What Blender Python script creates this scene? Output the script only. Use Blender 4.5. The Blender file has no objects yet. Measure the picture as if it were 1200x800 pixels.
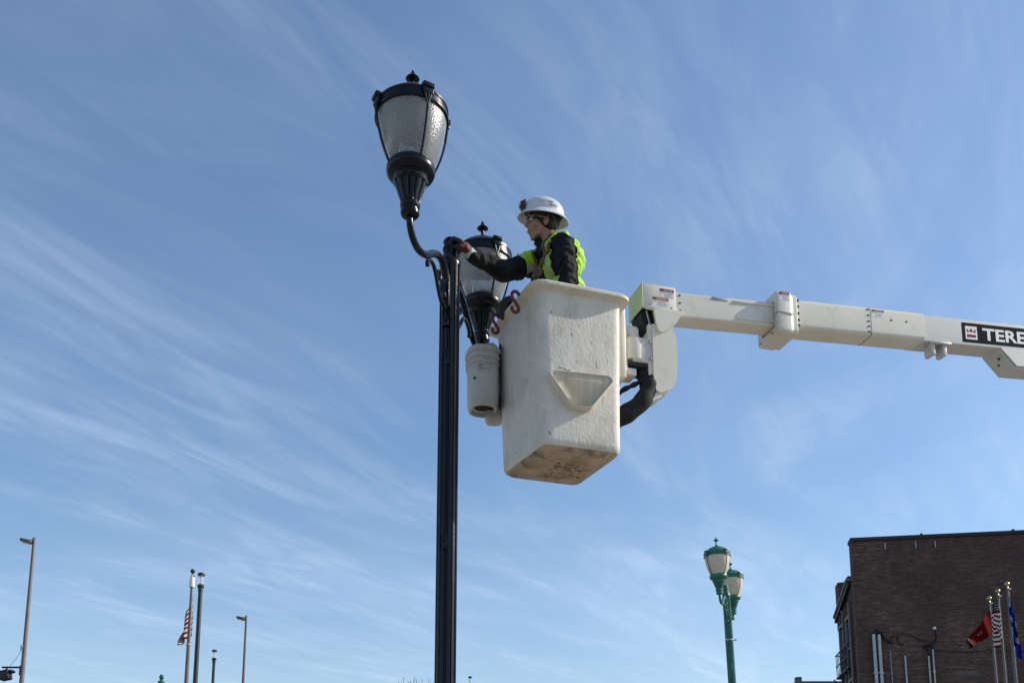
import bpy, bmesh, math, random
from math import sin, cos, pi, radians, atan, atan2, sqrt
from mathutils import Vector, Matrix, noise
random.seed(7)
S = bpy.context.scene
COL = S.collection

# ------------------------------------------------------------------ camera
F = 1156.0; PITCH = atan(205/1156)
CAM = Vector((0, 0, 1.6))
cd = bpy.data.cameras.new('camera'); cam = bpy.data.objects.new('camera', cd); COL.objects.link(cam)
cam.location = CAM; cam.rotation_euler = (pi/2 + PITCH, 0, 0)
cd.sensor_width = 36; cd.lens = 36*F/1200; cd.shift_y = 400/1200
cd.clip_start = .05; cd.clip_end = 3000
S.camera = cam

# ------------------------------------------------------------------ sky and sun
SUN_AZ, SUN_EL = radians(7), radians(32)        # azimuth from +X towards +Y
sun_dir = Vector((cos(SUN_EL)*cos(SUN_AZ), cos(SUN_EL)*sin(SUN_AZ), sin(SUN_EL)))
w = bpy.data.worlds.new("World"); S.world = w; w.use_nodes = True
nt = w.node_tree; nt.nodes.clear()
def N(t, **k):
    n = nt.nodes.new(t)
    for a, b in k.items(): setattr(n, a, b)
    return n
sky = N('ShaderNodeTexSky', sky_type='NISHITA'); sky.sun_disc = False
sky.sun_elevation = SUN_EL; sky.sun_rotation = pi/2 - SUN_AZ
sky.air_density = 1.25; sky.dust_density = .9; sky.ozone_density = 2.2; sky.altitude = 100
tc = N('ShaderNodeTexCoord'); sep = N('ShaderNodeSeparateXYZ'); nt.links.new(tc.outputs['Generated'], sep.inputs[0])
def M_(op, a, b=None, clamp=False):
    n = N('ShaderNodeMath', operation=op); n.use_clamp = clamp
    for i, v in enumerate((a, b)):
        if v is None: continue
        if isinstance(v, (int, float)): n.inputs[i].default_value = v
        else: nt.links.new(v, n.inputs[i])
    return n.outputs[0]
zc = M_('MAXIMUM', sep.outputs['Z'], 0.06)
gx = M_('DIVIDE', sep.outputs['X'], zc); gy = M_('DIVIDE', sep.outputs['Y'], zc)
CA = radians(62)                                  # direction the cirrus fibres run
al = M_('ADD', M_('MULTIPLY', gx, cos(CA)), M_('MULTIPLY', gy, sin(CA)))
ac = M_('SUBTRACT', M_('MULTIPLY', gx, sin(CA)), M_('MULTIPLY', gy, cos(CA)))
def noise_at(sa, sc, seed, detail, warp=0.0, rough=.55, scale=1.0):
    cb = N('ShaderNodeCombineXYZ')
    nt.links.new(M_('MULTIPLY', al, sa), cb.inputs[0]); nt.links.new(M_('MULTIPLY', ac, sc), cb.inputs[1]); cb.inputs[2].default_value = seed
    t = N('ShaderNodeTexNoise'); t.inputs['Scale'].default_value = scale; t.inputs['Detail'].default_value = detail
    t.inputs['Roughness'].default_value = rough; t.inputs['Distortion'].default_value = warp
    nt.links.new(cb.outputs[0], t.inputs['Vector']); return t.outputs['Fac']
fib = noise_at(.62, 1.9, 3.1, 7, 1.1, .60)
fib2 = noise_at(1.5, 6.0, 8.7, 6, 1.2, .62)
big = noise_at(.45, .8, 21.3, 3, .3)
def ramp(src, a, b, lo=0., hi=1.):
    m = N('ShaderNodeMapRange', interpolation_type='SMOOTHSTEP'); nt.links.new(src, m.inputs[0])
    m.inputs[1].default_value = a; m.inputs[2].default_value = b; m.inputs[3].default_value = lo; m.inputs[4].default_value = hi
    return m.outputs[0]
dens = M_('MULTIPLY', M_('MULTIPLY', ramp(fib, .34, .80), ramp(big, .3, .66, .6, 1.)), ramp(fib2, .32, .68, .25, 1.3))
dens = M_('ADD', M_('MULTIPLY', dens, .27), ramp(big, .35, .8, .0, .12))
dens = M_('ADD', dens, ramp(sep.outputs['Z'], .36, .06, 0., .17))
mix = N('ShaderNodeMix', data_type='RGBA'); nt.links.new(dens, mix.inputs['Factor'])
tint = N('ShaderNodeMix', data_type='RGBA', blend_type='MULTIPLY'); tint.inputs['Factor'].default_value = 1
nt.links.new(sky.outputs[0], tint.inputs['A']); tint.inputs['B'].default_value = (.97, 1.09, 1.23, 1)
nt.links.new(tint.outputs['Result'], mix.inputs['A']); mix.inputs['B'].default_value = (6.0, 7.2, 8.6, 1)
bg = N('ShaderNodeBackground'); bg.inputs[1].default_value = .132
nt.links.new(mix.outputs['Result'], bg.inputs[0])
out = N('ShaderNodeOutputWorld'); nt.links.new(bg.outputs[0], out.inputs[0])

sd = bpy.data.lights.new('sun', 'SUN'); sd.energy = 5.0; sd.angle = radians(.53); sd.color = (1, .93, .82)
so = bpy.data.objects.new('sun', sd); COL.objects.link(so); so.rotation_euler = sun_dir.to_track_quat('Z', 'Y').to_euler()
so.location = (30, 5, 30)
S.view_settings.view_transform = 'Standard'; S.view_settings.look = 'None'
S.view_settings.exposure = 0; S.view_settings.gamma = 1

# ------------------------------------------------------------------ helpers
def ray(px, py):
    x = (px-600)/F; y = (800-py)/F
    return Vector((x, cos(PITCH)-y*sin(PITCH), sin(PITCH)+y*cos(PITCH)))
def at(px, py, Y):
    r = ray(px, py); return CAM + r*(Y/r.y)

def mat(name, col, rough=.5, metal=0., var=0., vscale=8., bump=0., bscale=30., col2=None, stretch=(1, 1, 1),
        coat=0., spec=.5, scratches=False, dirt=None, dscale=3., dlo=.5, dhi=.7, damt=.6):
    m = bpy.data.materials.new(name); m.use_nodes = True; t = m.node_tree; L = t.links
    b = t.nodes['Principled BSDF']
    b.inputs['Base Color'].default_value = (*col, 1); b.inputs['Roughness'].default_value = rough
    b.inputs['Metallic'].default_value = metal; b.inputs['Coat Weight'].default_value = coat
    b.inputs['Specular IOR Level'].default_value = spec
    c = t.nodes.new('ShaderNodeTexCoord'); mp = t.nodes.new('ShaderNodeMapping'); mp.inputs['Scale'].default_value = stretch
    L.new(c.outputs['Object'], mp.inputs[0])
    last = None
    if var or col2:
        n = t.nodes.new('ShaderNodeTexNoise'); n.inputs['Scale'].default_value = vscale; n.inputs['Detail'].default_value = 6
        L.new(mp.outputs[0], n.inputs['Vector'])
        r = t.nodes.new('ShaderNodeMapRange'); r.inputs[1].default_value = .3; r.inputs[2].default_value = .7; L.new(n.outputs['Fac'], r.inputs[0])
        x = t.nodes.new('ShaderNodeMix'); x.data_type = 'RGBA'; L.new(r.outputs[0], x.inputs['Factor'])
        c2 = col2 or tuple(max(0, v*(1-var)) for v in col)
        x.inputs['A'].default_value = (*col, 1); x.inputs['B'].default_value = (*c2, 1)
        last = x.outputs['Result']
        rr = t.nodes.new('ShaderNodeMapRange'); rr.inputs[3].default_value = rough*.85; rr.inputs[4].default_value = min(1, rough*1.2)
        L.new(n.outputs['Fac'], rr.inputs[0]); L.new(rr.outputs[0], b.inputs['Roughness'])
    if dirt:
        n2 = t.nodes.new('ShaderNodeTexNoise'); n2.inputs['Scale'].default_value = dscale; n2.inputs['Detail'].default_value = 9; n2.inputs['Roughness'].default_value = .65
        L.new(mp.outputs[0], n2.inputs['Vector'])
        r2 = t.nodes.new('ShaderNodeMapRange'); r2.inputs[1].default_value = dlo; r2.inputs[2].default_value = dhi; r2.inputs[4].default_value = damt
        L.new(n2.outputs['Fac'], r2.inputs[0])
        x2 = t.nodes.new('ShaderNodeMix'); x2.data_type = 'RGBA'; L.new(r2.outputs[0], x2.inputs['Factor'])
        if last: L.new(last, x2.inputs['A'])
        else: x2.inputs['A'].default_value = (*col, 1)
        x2.inputs['B'].default_value = (*dirt, 1); last = x2.outputs['Result']
    if scratches:
        mp2 = t.nodes.new('ShaderNodeMapping'); mp2.inputs['Scale'].default_value = (60, 60, 2.2); L.new(c.outputs['Object'], mp2.inputs[0])
        n4 = t.nodes.new('ShaderNodeTexNoise'); n4.inputs['Scale'].default_value = 1; n4.inputs['Detail'].default_value = 4; L.new(mp2.outputs[0], n4.inputs['Vector'])
        r4 = t.nodes.new('ShaderNodeMapRange'); r4.inputs[1].default_value = .58; r4.inputs[2].default_value = .72; r4.inputs[4].default_value = .32; L.new(n4.outputs['Fac'], r4.inputs[0])
        x4 = t.nodes.new('ShaderNodeMix'); x4.data_type = 'RGBA'; L.new(r4.outputs[0], x4.inputs['Factor']); L.new(last, x4.inputs['A']); x4.inputs['B'].default_value = (.30, .25, .19, 1)
        n5 = t.nodes.new('ShaderNodeTexNoise'); n5.inputs['Scale'].default_value = 38; n5.inputs['Detail'].default_value = 3; L.new(c.outputs['Object'], n5.inputs['Vector'])
        r5 = t.nodes.new('ShaderNodeMapRange'); r5.inputs[1].default_value = .69; r5.inputs[2].default_value = .74; r5.inputs[4].default_value = .7; L.new(n5.outputs['Fac'], r5.inputs[0])
        x5 = t.nodes.new('ShaderNodeMix'); x5.data_type = 'RGBA'; L.new(r5.outputs[0], x5.inputs['Factor']); L.new(x4.outputs['Result'], x5.inputs['A']); x5.inputs['B'].default_value = (.12, .09, .06, 1)
        last = x5.outputs['Result']
    if last: L.new(last, b.inputs['Base Color'])
    if bump:
        n3 = t.nodes.new('ShaderNodeTexNoise'); n3.inputs['Scale'].default_value = bscale; n3.inputs['Detail'].default_value = 5
        L.new(mp.outputs[0], n3.inputs['Vector'])
        bp = t.nodes.new('ShaderNodeBump'); bp.inputs['Strength'].default_value = bump; bp.inputs['Distance'].default_value = .01
        L.new(n3.outputs['Fac'], bp.inputs['Height']); L.new(bp.outputs[0], b.inputs['Normal'])
    return m

def tag(o, label=None, cat=None, group=None, kind=None):
    for k, v in (('label', label), ('category', cat), ('group', group), ('kind', kind)):
        if v: o[k] = v
    return o
def thing(name, label, cat, loc, rot=(0, 0, 0), group=None):
    o = bpy.data.objects.new(name, None); COL.objects.link(o); o.location = loc; o.rotation_euler = rot
    o.empty_display_size = .2
    return tag(o, label, cat, group)
def link(name, me, parent=None, base=None, smooth=False, angle=None):
    o = bpy.data.objects.new(name, me); COL.objects.link(o)
    if parent: o.parent = parent
    if smooth:
        for p in me.polygons: p.use_smooth = True
        if angle: me.set_sharp_from_angle(angle=radians(angle))
    return o
def build(name, bm, mats, parent=None, smooth=True, angle=40, base=None, label=None):
    """base: world position that becomes the mesh origin (vertices were given in that frame's parent coordinates)"""
    if base is not None: bmesh.ops.translate(bm, verts=bm.verts, vec=-Vector(base))
    me = bpy.data.meshes.new(name); bm.normal_update(); bm.to_mesh(me); bm.free()
    for m in (mats if isinstance(mats, (list, tuple)) else [mats]): me.materials.append(m)
    o = link(name, me, parent, smooth=smooth, angle=angle)
    if label: o['label'] = label
    return o
BM = bmesh.new
def setmat(faces, i):
    for f in faces: f.material_index = i
def box(bm, c, s, R=None, bev=0., mi=0, seg=2):
    r = bmesh.ops.create_cube(bm, size=1); vs = r['verts']
    bmesh.ops.scale(bm, vec=s, verts=vs)
    fs = {f for v in vs for f in v.link_faces}
    if bev:
        es = list({e for v in vs for e in v.link_edges})
        rr = bmesh.ops.bevel(bm, geom=es, offset=bev, segments=seg, affect='EDGES', profile=.5)
        vs = list({v for f in rr['faces'] for v in f.verts} | {v for v in vs if v.is_valid})
        fs = {f for v in vs for f in v.link_faces}
    if R is not None: bmesh.ops.rotate(bm, matrix=R, cent=(0, 0, 0), verts=vs)
    bmesh.ops.translate(bm, vec=c, verts=vs)
    setmat(fs, mi); return vs
def rings(bm, loops, cap0=True, cap1=True, mi=0, closed=True):
    vs = [[bm.verts.new(p) for p in lp] for lp in loops]; n = len(vs[0])
    for a, b in zip(vs, vs[1:]):
        for i in range(n if closed else n-1):
            f = bm.faces.new((a[i], a[(i+1) % n], b[(i+1) % n], b[i])); f.material_index = mi
    if cap0: bm.faces.new(list(reversed(vs[0]))).material_index = mi
    if cap1: bm.faces.new(vs[-1]).material_index = mi
    return vs
def lathe(bm, prof, c=(0, 0, 0), seg=32, mod=None, cap0=True, cap1=True, mi=0, M=None):
    lp = []
    for r, z in prof:
        l = []
        for i in range(seg):
            a = 2*pi*i/seg; rr = r*(mod(a, z) if mod else 1)
            p = Vector((rr*cos(a), rr*sin(a), z))
            if M: p = M @ p
            l.append(p + Vector(c))
        lp.append(l)
    return rings(bm, lp, cap0, cap1, mi)
def spline(pts, n=6):
    P = [Vector(p) for p in pts]; out_ = []
    for i in range(len(P)-1):
        a = P[max(i-1, 0)]; b = P[i]; c = P[i+1]; d = P[min(i+2, len(P)-1)]
        for k in range(n):
            t = k/n
            out_.append(.5*((2*b)+(c-a)*t+(2*a-5*b+4*c-d)*t*t+(3*b-a-3*c+d)*t**3))
    out_.append(P[-1]); return out_
def tube(bm, pts, r, seg=10, mi=0, flat=1.0):
    n = len(pts); lp = []; up = None
    for i, p in enumerate(pts):
        t = (pts[min(i+1, n-1)] - pts[max(i-1, 0)]).normalized()
        if up is None:
            up = t.orthogonal().normalized()
        up = (up - t*up.dot(t)).normalized(); s = t.cross(up)
        rr = r(i/(n-1)) if callable(r) else r
        lp.append([p + up*(rr*cos(2*pi*k/seg)) + s*(rr*flat*sin(2*pi*k/seg)) for k in range(seg)])
    return rings(bm, lp, True, True, mi)
def prism(bm, poly, d, mi=0):
    """poly: 3D points in a plane, extruded by vector d"""
    a = [bm.verts.new(p) for p in poly]; b = [bm.verts.new(Vector(p)+Vector(d)) for p in poly]
    n = len(a); fs = [bm.faces.new(list(reversed(a))), bm.faces.new(b)]
    for i in range(n): fs.append(bm.faces.new((a[i], a[(i+1) % n], b[(i+1) % n], b[i])))
    setmat(fs, mi); return a+b
def bevel_all(bm, off, seg=2, ang=30):
    es = [e for e in bm.edges if len(e.link_faces) == 2 and e.calc_face_angle(0) > radians(ang)]
    bmesh.ops.bevel(bm, geom=es, offset=off, segments=seg, affect='EDGES', profile=.5, clamp_overlap=True)
def fixn(bm): bmesh.ops.recalc_face_normals(bm, faces=bm.faces)
def text_mesh(s, size=1., offset=0., extr=0.):
    cu = bpy.data.curves.new('t', 'FONT'); cu.body = s; cu.size = size; cu.offset = offset; cu.extrude = extr; cu.resolution_u = 2
    o = bpy.data.objects.new('t', cu); COL.objects.link(o)
    dg = bpy.context.evaluated_depsgraph_get(); me = bpy.data.meshes.new_from_object(o.evaluated_get(dg))
    bpy.data.objects.remove(o); bpy.data.curves.remove(cu); return me

# capsule / ellipsoid blobs fused into one skin by voxel remesh
def cap_prim(bm, a, b, ra, rb, seg=20):
    a = Vector(a); b = Vector(b); d = b-a; L = d.length; d = d.normalized() if L > 1e-6 else Vector((0, 0, 1))
    x = d.orthogonal().normalized(); y = d.cross(x); lp = []
    for k in range(7):
        t = -pi/2 + (k+.15)*(pi/2)/7
        lp.append((a + d*(ra*sin(t)), ra*cos(t)))
    for k in range(8):
        t = k*(pi/2)/7.2
        lp.append((b + d*(rb*sin(t)), rb*cos(t)))
    rings(bm, [[c + x*(r*cos(2*pi*i/seg)) + y*(r*sin(2*pi*i/seg)) for i in range(seg)] for c, r in lp])
def ell_prim(bm, c, r, M=None):
    q = bmesh.ops.create_uvsphere(bm, u_segments=24, v_segments=16, radius=1)
    bmesh.ops.scale(bm, vec=r, verts=q['verts'])
    if M is not None: bmesh.ops.transform(bm, matrix=M.to_4x4(), verts=q['verts'])
    bmesh.ops.translate(bm, vec=c, verts=q['verts'])
def fuse(prims, voxel, smooth=4, fac=.5):
    bm = BM()
    for p in prims:
        if p[0] == 'c': cap_prim(bm, *p[1:])
        else: ell_prim(bm, *p[1:])
    me = bpy.data.meshes.new('f'); bm.to_mesh(me); bm.free()
    o = bpy.data.objects.new('f', me); COL.objects.link(o)
    m = o.modifiers.new('r', 'REMESH'); m.mode = 'VOXEL'; m.voxel_size = voxel
    s = o.modifiers.new('s', 'SMOOTH'); s.iterations = smooth; s.factor = fac
    dg = bpy.context.evaluated_depsgraph_get(); me2 = bpy.data.meshes.new_from_object(o.evaluated_get(dg))
    bpy.data.objects.remove(o); bpy.data.meshes.remove(me)
    b2 = BM(); b2.from_mesh(me2); bpy.data.meshes.remove(me2); return b2

# ------------------------------------------------------------------ materials
M_black = mat('black_paint', (.004, .006, .011), .26, var=.5, vscale=14, spec=.28, coat=.0, bump=.08, bscale=60, dirt=(.07, .075, .08), dscale=20, dlo=.62, dhi=.85, damt=.12)
M_green = mat('green_paint', (.018, .15, .11), .38, var=.4, vscale=9, coat=.1, bump=.08, bscale=50)
M_fib = mat('white_fibreglass', (.70, .65, .56), .6, var=.14, vscale=9, bump=.26, bscale=60, stretch=(1, 1, .7),
            dirt=(.36, .28, .19), dscale=5, dlo=.50, dhi=.74, damt=.6, scratches=True)
M_fibdirtbounce = mat('scuffed_bouncelit_underside', (.50, .38, .27), .7, col2=(.30, .21, .14), vscale=6, bump=.4, bscale=30, dirt=(.06, .045, .035), dscale=11, dlo=.52, dhi=.70, damt=.85)  # real dirt and scuffs; the tan also has ground bounce light painted in
M_boom = mat('cream_fibreglass', (.73, .68, .575), .42, var=.12, vscale=4, bump=.03, bscale=40, dirt=(.33, .27, .18), dscale=9, dlo=.55, dhi=.8, damt=.5)
M_boomgrey = mat('grey_paint', (.56, .54, .50), .45, var=.08, vscale=20, stretch=(.2, 1, 6), bump=.05)
M_lime = mat('lit_through_housing', (.60, .58, .42), .5, var=.2, vscale=6)  # yellow-green cast of light through the panel is put into this colour
M_rubber = mat('black_hose', (.008, .008, .01), .75, bump=.6, bscale=35, spec=.3)
M_dark = mat('dark_cavity', (.012, .012, .012), .8)
M_red = mat('dark_red_paint', (.16, .02, .02), .45, var=.4, vscale=40)
M_steel = mat('galvanised_steel', (.42, .43, .44), .4, metal=.8, var=.3, vscale=15)
M_polegrey = mat('weathered_bronze_pole', (.16, .13, .12), .55, var=.25, vscale=4)
M_silver = mat('silver_pole', (.32, .33, .34), .35, metal=.6, var=.2)
M_flagpole = mat('dull_flagpole', (.13, .13, .135), .5, metal=.3, var=.2)
M_gold = mat('gold_ball', (.40, .32, .17), .3, metal=.8)
M_poleblk = mat('black_column', (.02, .022, .025), .45, var=.2)
M_white = mat('white_plastic', (.7, .7, .68), .4, var=.08, bump=.05)
M_pail = mat('pale_plastic', (.50, .47, .43), .5, var=.2, vscale=6, bump=.15, bscale=25, dirt=(.28, .24, .19), dscale=8, dlo=.55, dhi=.75, damt=.5)
M_faint = mat('faded_print', (.30, .29, .27), .6)
M_labelw = mat('label_white', (.7, .7, .69), .45, var=.06, vscale=50)
M_labelr = mat('label_red', (.28, .03, .04), .8, spec=.1)
M_labelo = mat('label_orange', (.45, .16, .05), .8, spec=.1)
M_labelg = mat('label_grey_print', (.33, .33, .34), .5)
M_navy = mat('label_charcoal', (.008, .010, .014), .85, spec=.08)
M_logored = mat('emblem_red', (.30, .025, .045), .8, spec=.1)
M_skin = mat('skin', (.40, .22, .15), .5, var=.2, vscale=30, bump=.1, bscale=120)
M_hair = mat('dark_hair', (.012, .009, .008), .6, bump=.8, bscale=60)
M_jacket = mat('black_jacket', (.010, .010, .012), .75, col2=(.022, .022, .024), vscale=6, bump=.25, bscale=300, spec=.12)
M_vest = mat('hi_vis_fabric', (.36, .64, .025), .7, var=.12, vscale=20, bump=.2, bscale=200)
M_silverst = mat('grey_reflective_tape', (.45, .42, .38), .45, bump=.1)
M_strap = mat('tan_webbing', (.13, .085, .02), .8, bump=.4, bscale=200)
M_ring = mat('worn_buckle', (.07, .06, .04), .5, metal=.3)
M_hat = mat('hard_hat_white', (.62, .63, .65), .3, var=.05, coat=.2)
M_ink = mat('dark_ink', (.05, .05, .06), .5)
M_glove = mat('dark_glove', (.012, .02, .02), .65, bump=.3, bscale=90)
M_glovered = mat('red_glove_back', (.085, .008, .004), .7, bump=.3, bscale=90)
M_glovecuff = mat('pale_cuff', (.45, .52, .46), .6)
M_jeans = mat('dark_trousers', (.02, .025, .04), .8)
M_asphalt = mat('asphalt', (.055, .054, .052), .85, var=.3, vscale=2, bump=.5, bscale=60)
M_conc = mat('concrete_paving', (.30, .265, .22), .8, var=.2, vscale=1.2, bump=.3, bscale=30)
M_bark = mat('bark', (.10, .075, .06), .9)
M_glasst = mat('dark_window_glass', (.02, .025, .03), .1)
M_frame = mat('pale_window_frame', (.20, .19, .18), .6, var=.3, vscale=4)
M_blackiron = mat('black_iron', (.01, .01, .011), .5)
M_copper = mat('green_grey_coping', (.09, .12, .10), .6, var=.3)
M_tar = mat('dark_coping', (.012, .013, .015), .6)

def glass_mat(name, col, trans, rough, bumps, bsc, gl=None):
    m = bpy.data.materials.new(name); m.use_nodes = True; t = m.node_tree; L = t.links; t.nodes.clear()
    o = t.nodes.new('ShaderNodeOutputMaterial')
    c = t.nodes.new('ShaderNodeTexCoord'); n = t.nodes.new('ShaderNodeTexVoronoi'); n.inputs['Scale'].default_value = bsc
    L.new(c.outputs['Object'], n.inputs['Vector'])
    bp = t.nodes.new('ShaderNodeBump'); bp.inputs['Strength'].default_value = bumps; bp.inputs['Distance'].default_value = .004
    L.new(n.outputs['Distance'], bp.inputs['Height'])
    g = t.nodes.new('ShaderNodeBsdfGlossy'); g.inputs['Roughness'].default_value = rough; L.new(bp.outputs[0], g.inputs['Normal'])
    tr = t.nodes.new('ShaderNodeBsdfTransparent'); tr.inputs[0].default_value = (*col, 1)
    tl = t.nodes.new('ShaderNodeBsdfTranslucent'); tl.inputs[0].default_value = (.92, .93, .92, 1); L.new(bp.outputs[0], tl.inputs['Normal'])
    df = t.nodes.new('ShaderNodeBsdfDiffuse'); df.inputs[0].default_value = (.75, .76, .78, 1); L.new(bp.outputs[0], df.inputs['Normal'])
    a = t.nodes.new('ShaderNodeMixShader'); a.inputs[0].default_value = .35; L.new(tl.outputs[0], a.inputs[1]); L.new(df.outputs[0], a.inputs[2])
    b = t.nodes.new('ShaderNodeMixShader'); b.inputs[0].default_value = trans; L.new(a.outputs[0], b.inputs[1]); L.new(tr.outputs[0], b.inputs[2])
    fr = t.nodes.new('ShaderNodeFresnel'); fr.inputs[0].default_value = 1.5; L.new(bp.outputs[0], fr.inputs['Normal'])
    if gl is None:
        nn = t.nodes.new('ShaderNodeTexNoise'); nn.inputs['Scale'].default_value = 130; nn.inputs['Detail'].default_value = 4; L.new(c.outputs['Object'], nn.inputs['Vector'])
        rr = t.nodes.new('ShaderNodeMapRange'); rr.inputs[1].default_value = .35; rr.inputs[2].default_value = .65; rr.inputs[3].default_value = trans-.10; rr.inputs[4].default_value = trans+.12
        L.new(nn.outputs['Fac'], rr.inputs[0]); L.new(rr.outputs[0], b.inputs[0])
    d = t.nodes.new('ShaderNodeMixShader')
    if gl is None: L.new(fr.outputs[0], d.inputs[0])
    else: d.inputs[0].default_value = gl
    L.new(b.outputs[0], d.inputs[1]); L.new(g.outputs[0], d.inputs[2])
    L.new(d.outputs[0], o.inputs[0]); return m
M_globe = glass_mat('textured_clear_globe', (.96, .98, 1), .50, .32, .4, 115)
M_globeop = mat('cream_globe', (.62, .55, .42), .35, var=.12, vscale=20)
M_clearplast = glass_mat('clear_column_lens', (.95, .97, 1), .6, .1, .1, 20, .08)
M_gogg = glass_mat('clear_lens', (.97, .97, .97), .97, .05, .0, 5, .05)

def brick_mat(name, c1, c2, mort, flip, stain, lighten=None):
    m = bpy.data.materials.new(name); m.use_nodes = True; t = m.node_tree; L = t.links; b = t.nodes['Principled BSDF']
    c = t.nodes.new('ShaderNodeTexCoord'); sp = t.nodes.new('ShaderNodeSeparateXYZ'); L.new(c.outputs['Object'], sp.inputs[0])
    cb = t.nodes.new('ShaderNodeCombineXYZ'); L.new(sp.outputs['Y' if flip else 'X'], cb.inputs[0]); L.new(sp.outputs['Z'], cb.inputs[1])
    br = t.nodes.new('ShaderNodeTexBrick'); L.new(cb.outputs[0], br.inputs['Vector'])
    br.inputs['Scale'].default_value = 1; br.inputs['Brick Width'].default_value = .215; br.inputs['Row Height'].default_value = .075
    br.inputs['Mortar Size'].default_value = .009; br.inputs['Color1'].default_value = (*c1, 1); br.inputs['Color2'].default_value = (*c2, 1)
    br.inputs['Mortar'].default_value = (*mort, 1); br.inputs['Bias'].default_value = -.1
    mp = t.nodes.new('ShaderNodeMapping'); mp.inputs['Scale'].default_value = (1.2, 1.2, 9); L.new(c.outputs['Object'], mp.inputs[0])
    n = t.nodes.new('ShaderNodeTexNoise'); n.inputs['Scale'].default_value = 1.6; n.inputs['Detail'].default_value = 8; n.inputs['Roughness'].default_value = .7
    L.new(mp.outputs[0], n.inputs['Vector'])
    r = t.nodes.new('ShaderNodeMapRange'); r.inputs[1].default_value = .48; r.inputs[2].default_value = .72; L.new(n.outputs['Fac'], r.inputs[0])
    x = t.nodes.new('ShaderNodeMix'); x.data_type = 'RGBA'; L.new(r.outputs[0], x.inputs['Factor']); L.new(br.outputs['Color'], x.inputs['A'])
    x.inputs['B'].default_value = (*(lighten or (.16, .12, .10)), 1)
    n2 = t.nodes.new('ShaderNodeTexNoise'); n2.inputs['Scale'].default_value = .55; n2.inputs['Detail'].default_value = 7; L.new(c.outputs['Object'], n2.inputs['Vector'])
    r2 = t.nodes.new('ShaderNodeMapRange'); r2.inputs[1].default_value = .38; r2.inputs[2].default_value = .62; r2.inputs[4].default_value = .75; L.new(n2.outputs['Fac'], r2.inputs[0])
    x2 = t.nodes.new('ShaderNodeMix'); x2.data_type = 'RGBA'; L.new(r2.outputs[0], x2.inputs['Factor']); L.new(x.outputs['Result'], x2.inputs['A'])
    x2.inputs['B'].default_value = (*stain, 1)
    n6 = t.nodes.new('ShaderNodeTexNoise'); n6.inputs['Scale'].default_value = 5; n6.inputs['Detail'].default_value = 8; n6.inputs['Roughness'].default_value = .75
    mp6 = t.nodes.new('ShaderNodeMapping'); mp6.inputs['Scale'].default_value = (1, 1, 3.2); L.new(c.outputs['Object'], mp6.inputs[0]); L.new(mp6.outputs[0], n6.inputs['Vector'])
    r6 = t.nodes.new('ShaderNodeMapRange'); r6.inputs[1].default_value = .3; r6.inputs[2].default_value = .7; r6.inputs[3].default_value = .45; r6.inputs[4].default_value = 1.6; L.new(n6.outputs['Fac'], r6.inputs[0])
    x6 = t.nodes.new('ShaderNodeMix'); x6.data_type = 'RGBA'; x6.blend_type = 'MULTIPLY'; x6.inputs['Factor'].default_value = 1; L.new(x2.outputs['Result'], x6.inputs['A']); L.new(r6.outputs[0], x6.inputs['B'])
    L.new(x6.outputs['Result'], b.inputs['Base Color'])
    b.inputs['Roughness'].default_value = .9
    bp = t.nodes.new('ShaderNodeBump'); bp.inputs['Distance'].default_value = .012; bp.inputs['Strength'].default_value = .8
    inv = t.nodes.new('ShaderNodeMath'); inv.operation = 'SUBTRACT'; inv.inputs[0].default_value = 1; L.new(br.outputs['Fac'], inv.inputs[1])
    L.new(inv.outputs[0], bp.inputs['Height']); L.new(bp.outputs[0], b.inputs['Normal'])
    return m
M_brick = brick_mat('dark_brick', (.100, .043, .030), (.048, .025, .020), (.13, .095, .08), False, (.050, .030, .024), (.21, .14, .11))
M_bricks = brick_mat('red_brick_side', (.10, .035, .025), (.07, .028, .02), (.09, .06, .05), True, (.07, .03, .022), (.09, .045, .035))

# ------------------------------------------------------------------ ground
bm = BM(); g = 1500
rings(bm, [[Vector((x, y, 0)) for x, y in ((-g, -g), (g, -g), (g, g), (-g, g))]], False, True)
tag(build('ground', bm, M_asphalt, smooth=False), kind='structure')
bm = BM(); box(bm, (-2, 8, .06), (60, 44, .12), bev=.02)
tag(build('pavement', bm, M_conc, smooth=False), kind='structure')  # unseen paving, made wider and warmer for the light it bounces up

# ------------------------------------------------------------------ brick building
A_ = Vector((11.1, 31.0, 0)); e1 = Vector((.989, -.149, 0)); e2 = Vector((.149, .989, 0))
ang = atan2(e1.y, e1.x)
bld = thing('brick_building', 'tall dark brick building with conduits and cables on its blank wall at the right', 'building', A_, (0, 0, ang))
bm = BM(); box(bm, (7, .2, 5.9), (14, .4, 11.8), bev=.01); build('front_wall', bm, M_brick, bld, False)
bm = BM(); box(bm, (7, .2, 11.86), (14.06, .5, .12), bev=.01)
for x in (2.2, 5.0, 8.1): box(bm, (x, .2, 11.94), (.05, .52, .05))
build('coping', bm, M_tar, bld, False)
WZ = 10.3
bm = BM(); prism(bm, [Vector((-.01, .402, 0)), Vector((-.01, 3.0, 0)), Vector((-.01, 3.0, 10.0)), Vector((-.01, .402, 10.58))], (.3, 0, 0)); box(bm, (7, 3.16, 4.95), (13.8, .3, 9.9)); fixn(bm); build('side_wall', bm, M_bricks, bld, False)
bm = BM(); box(bm, (7, 1.7, 9.7), (13.7, 2.58, .1)); build('roof', bm, M_tar, bld, False)
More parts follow.
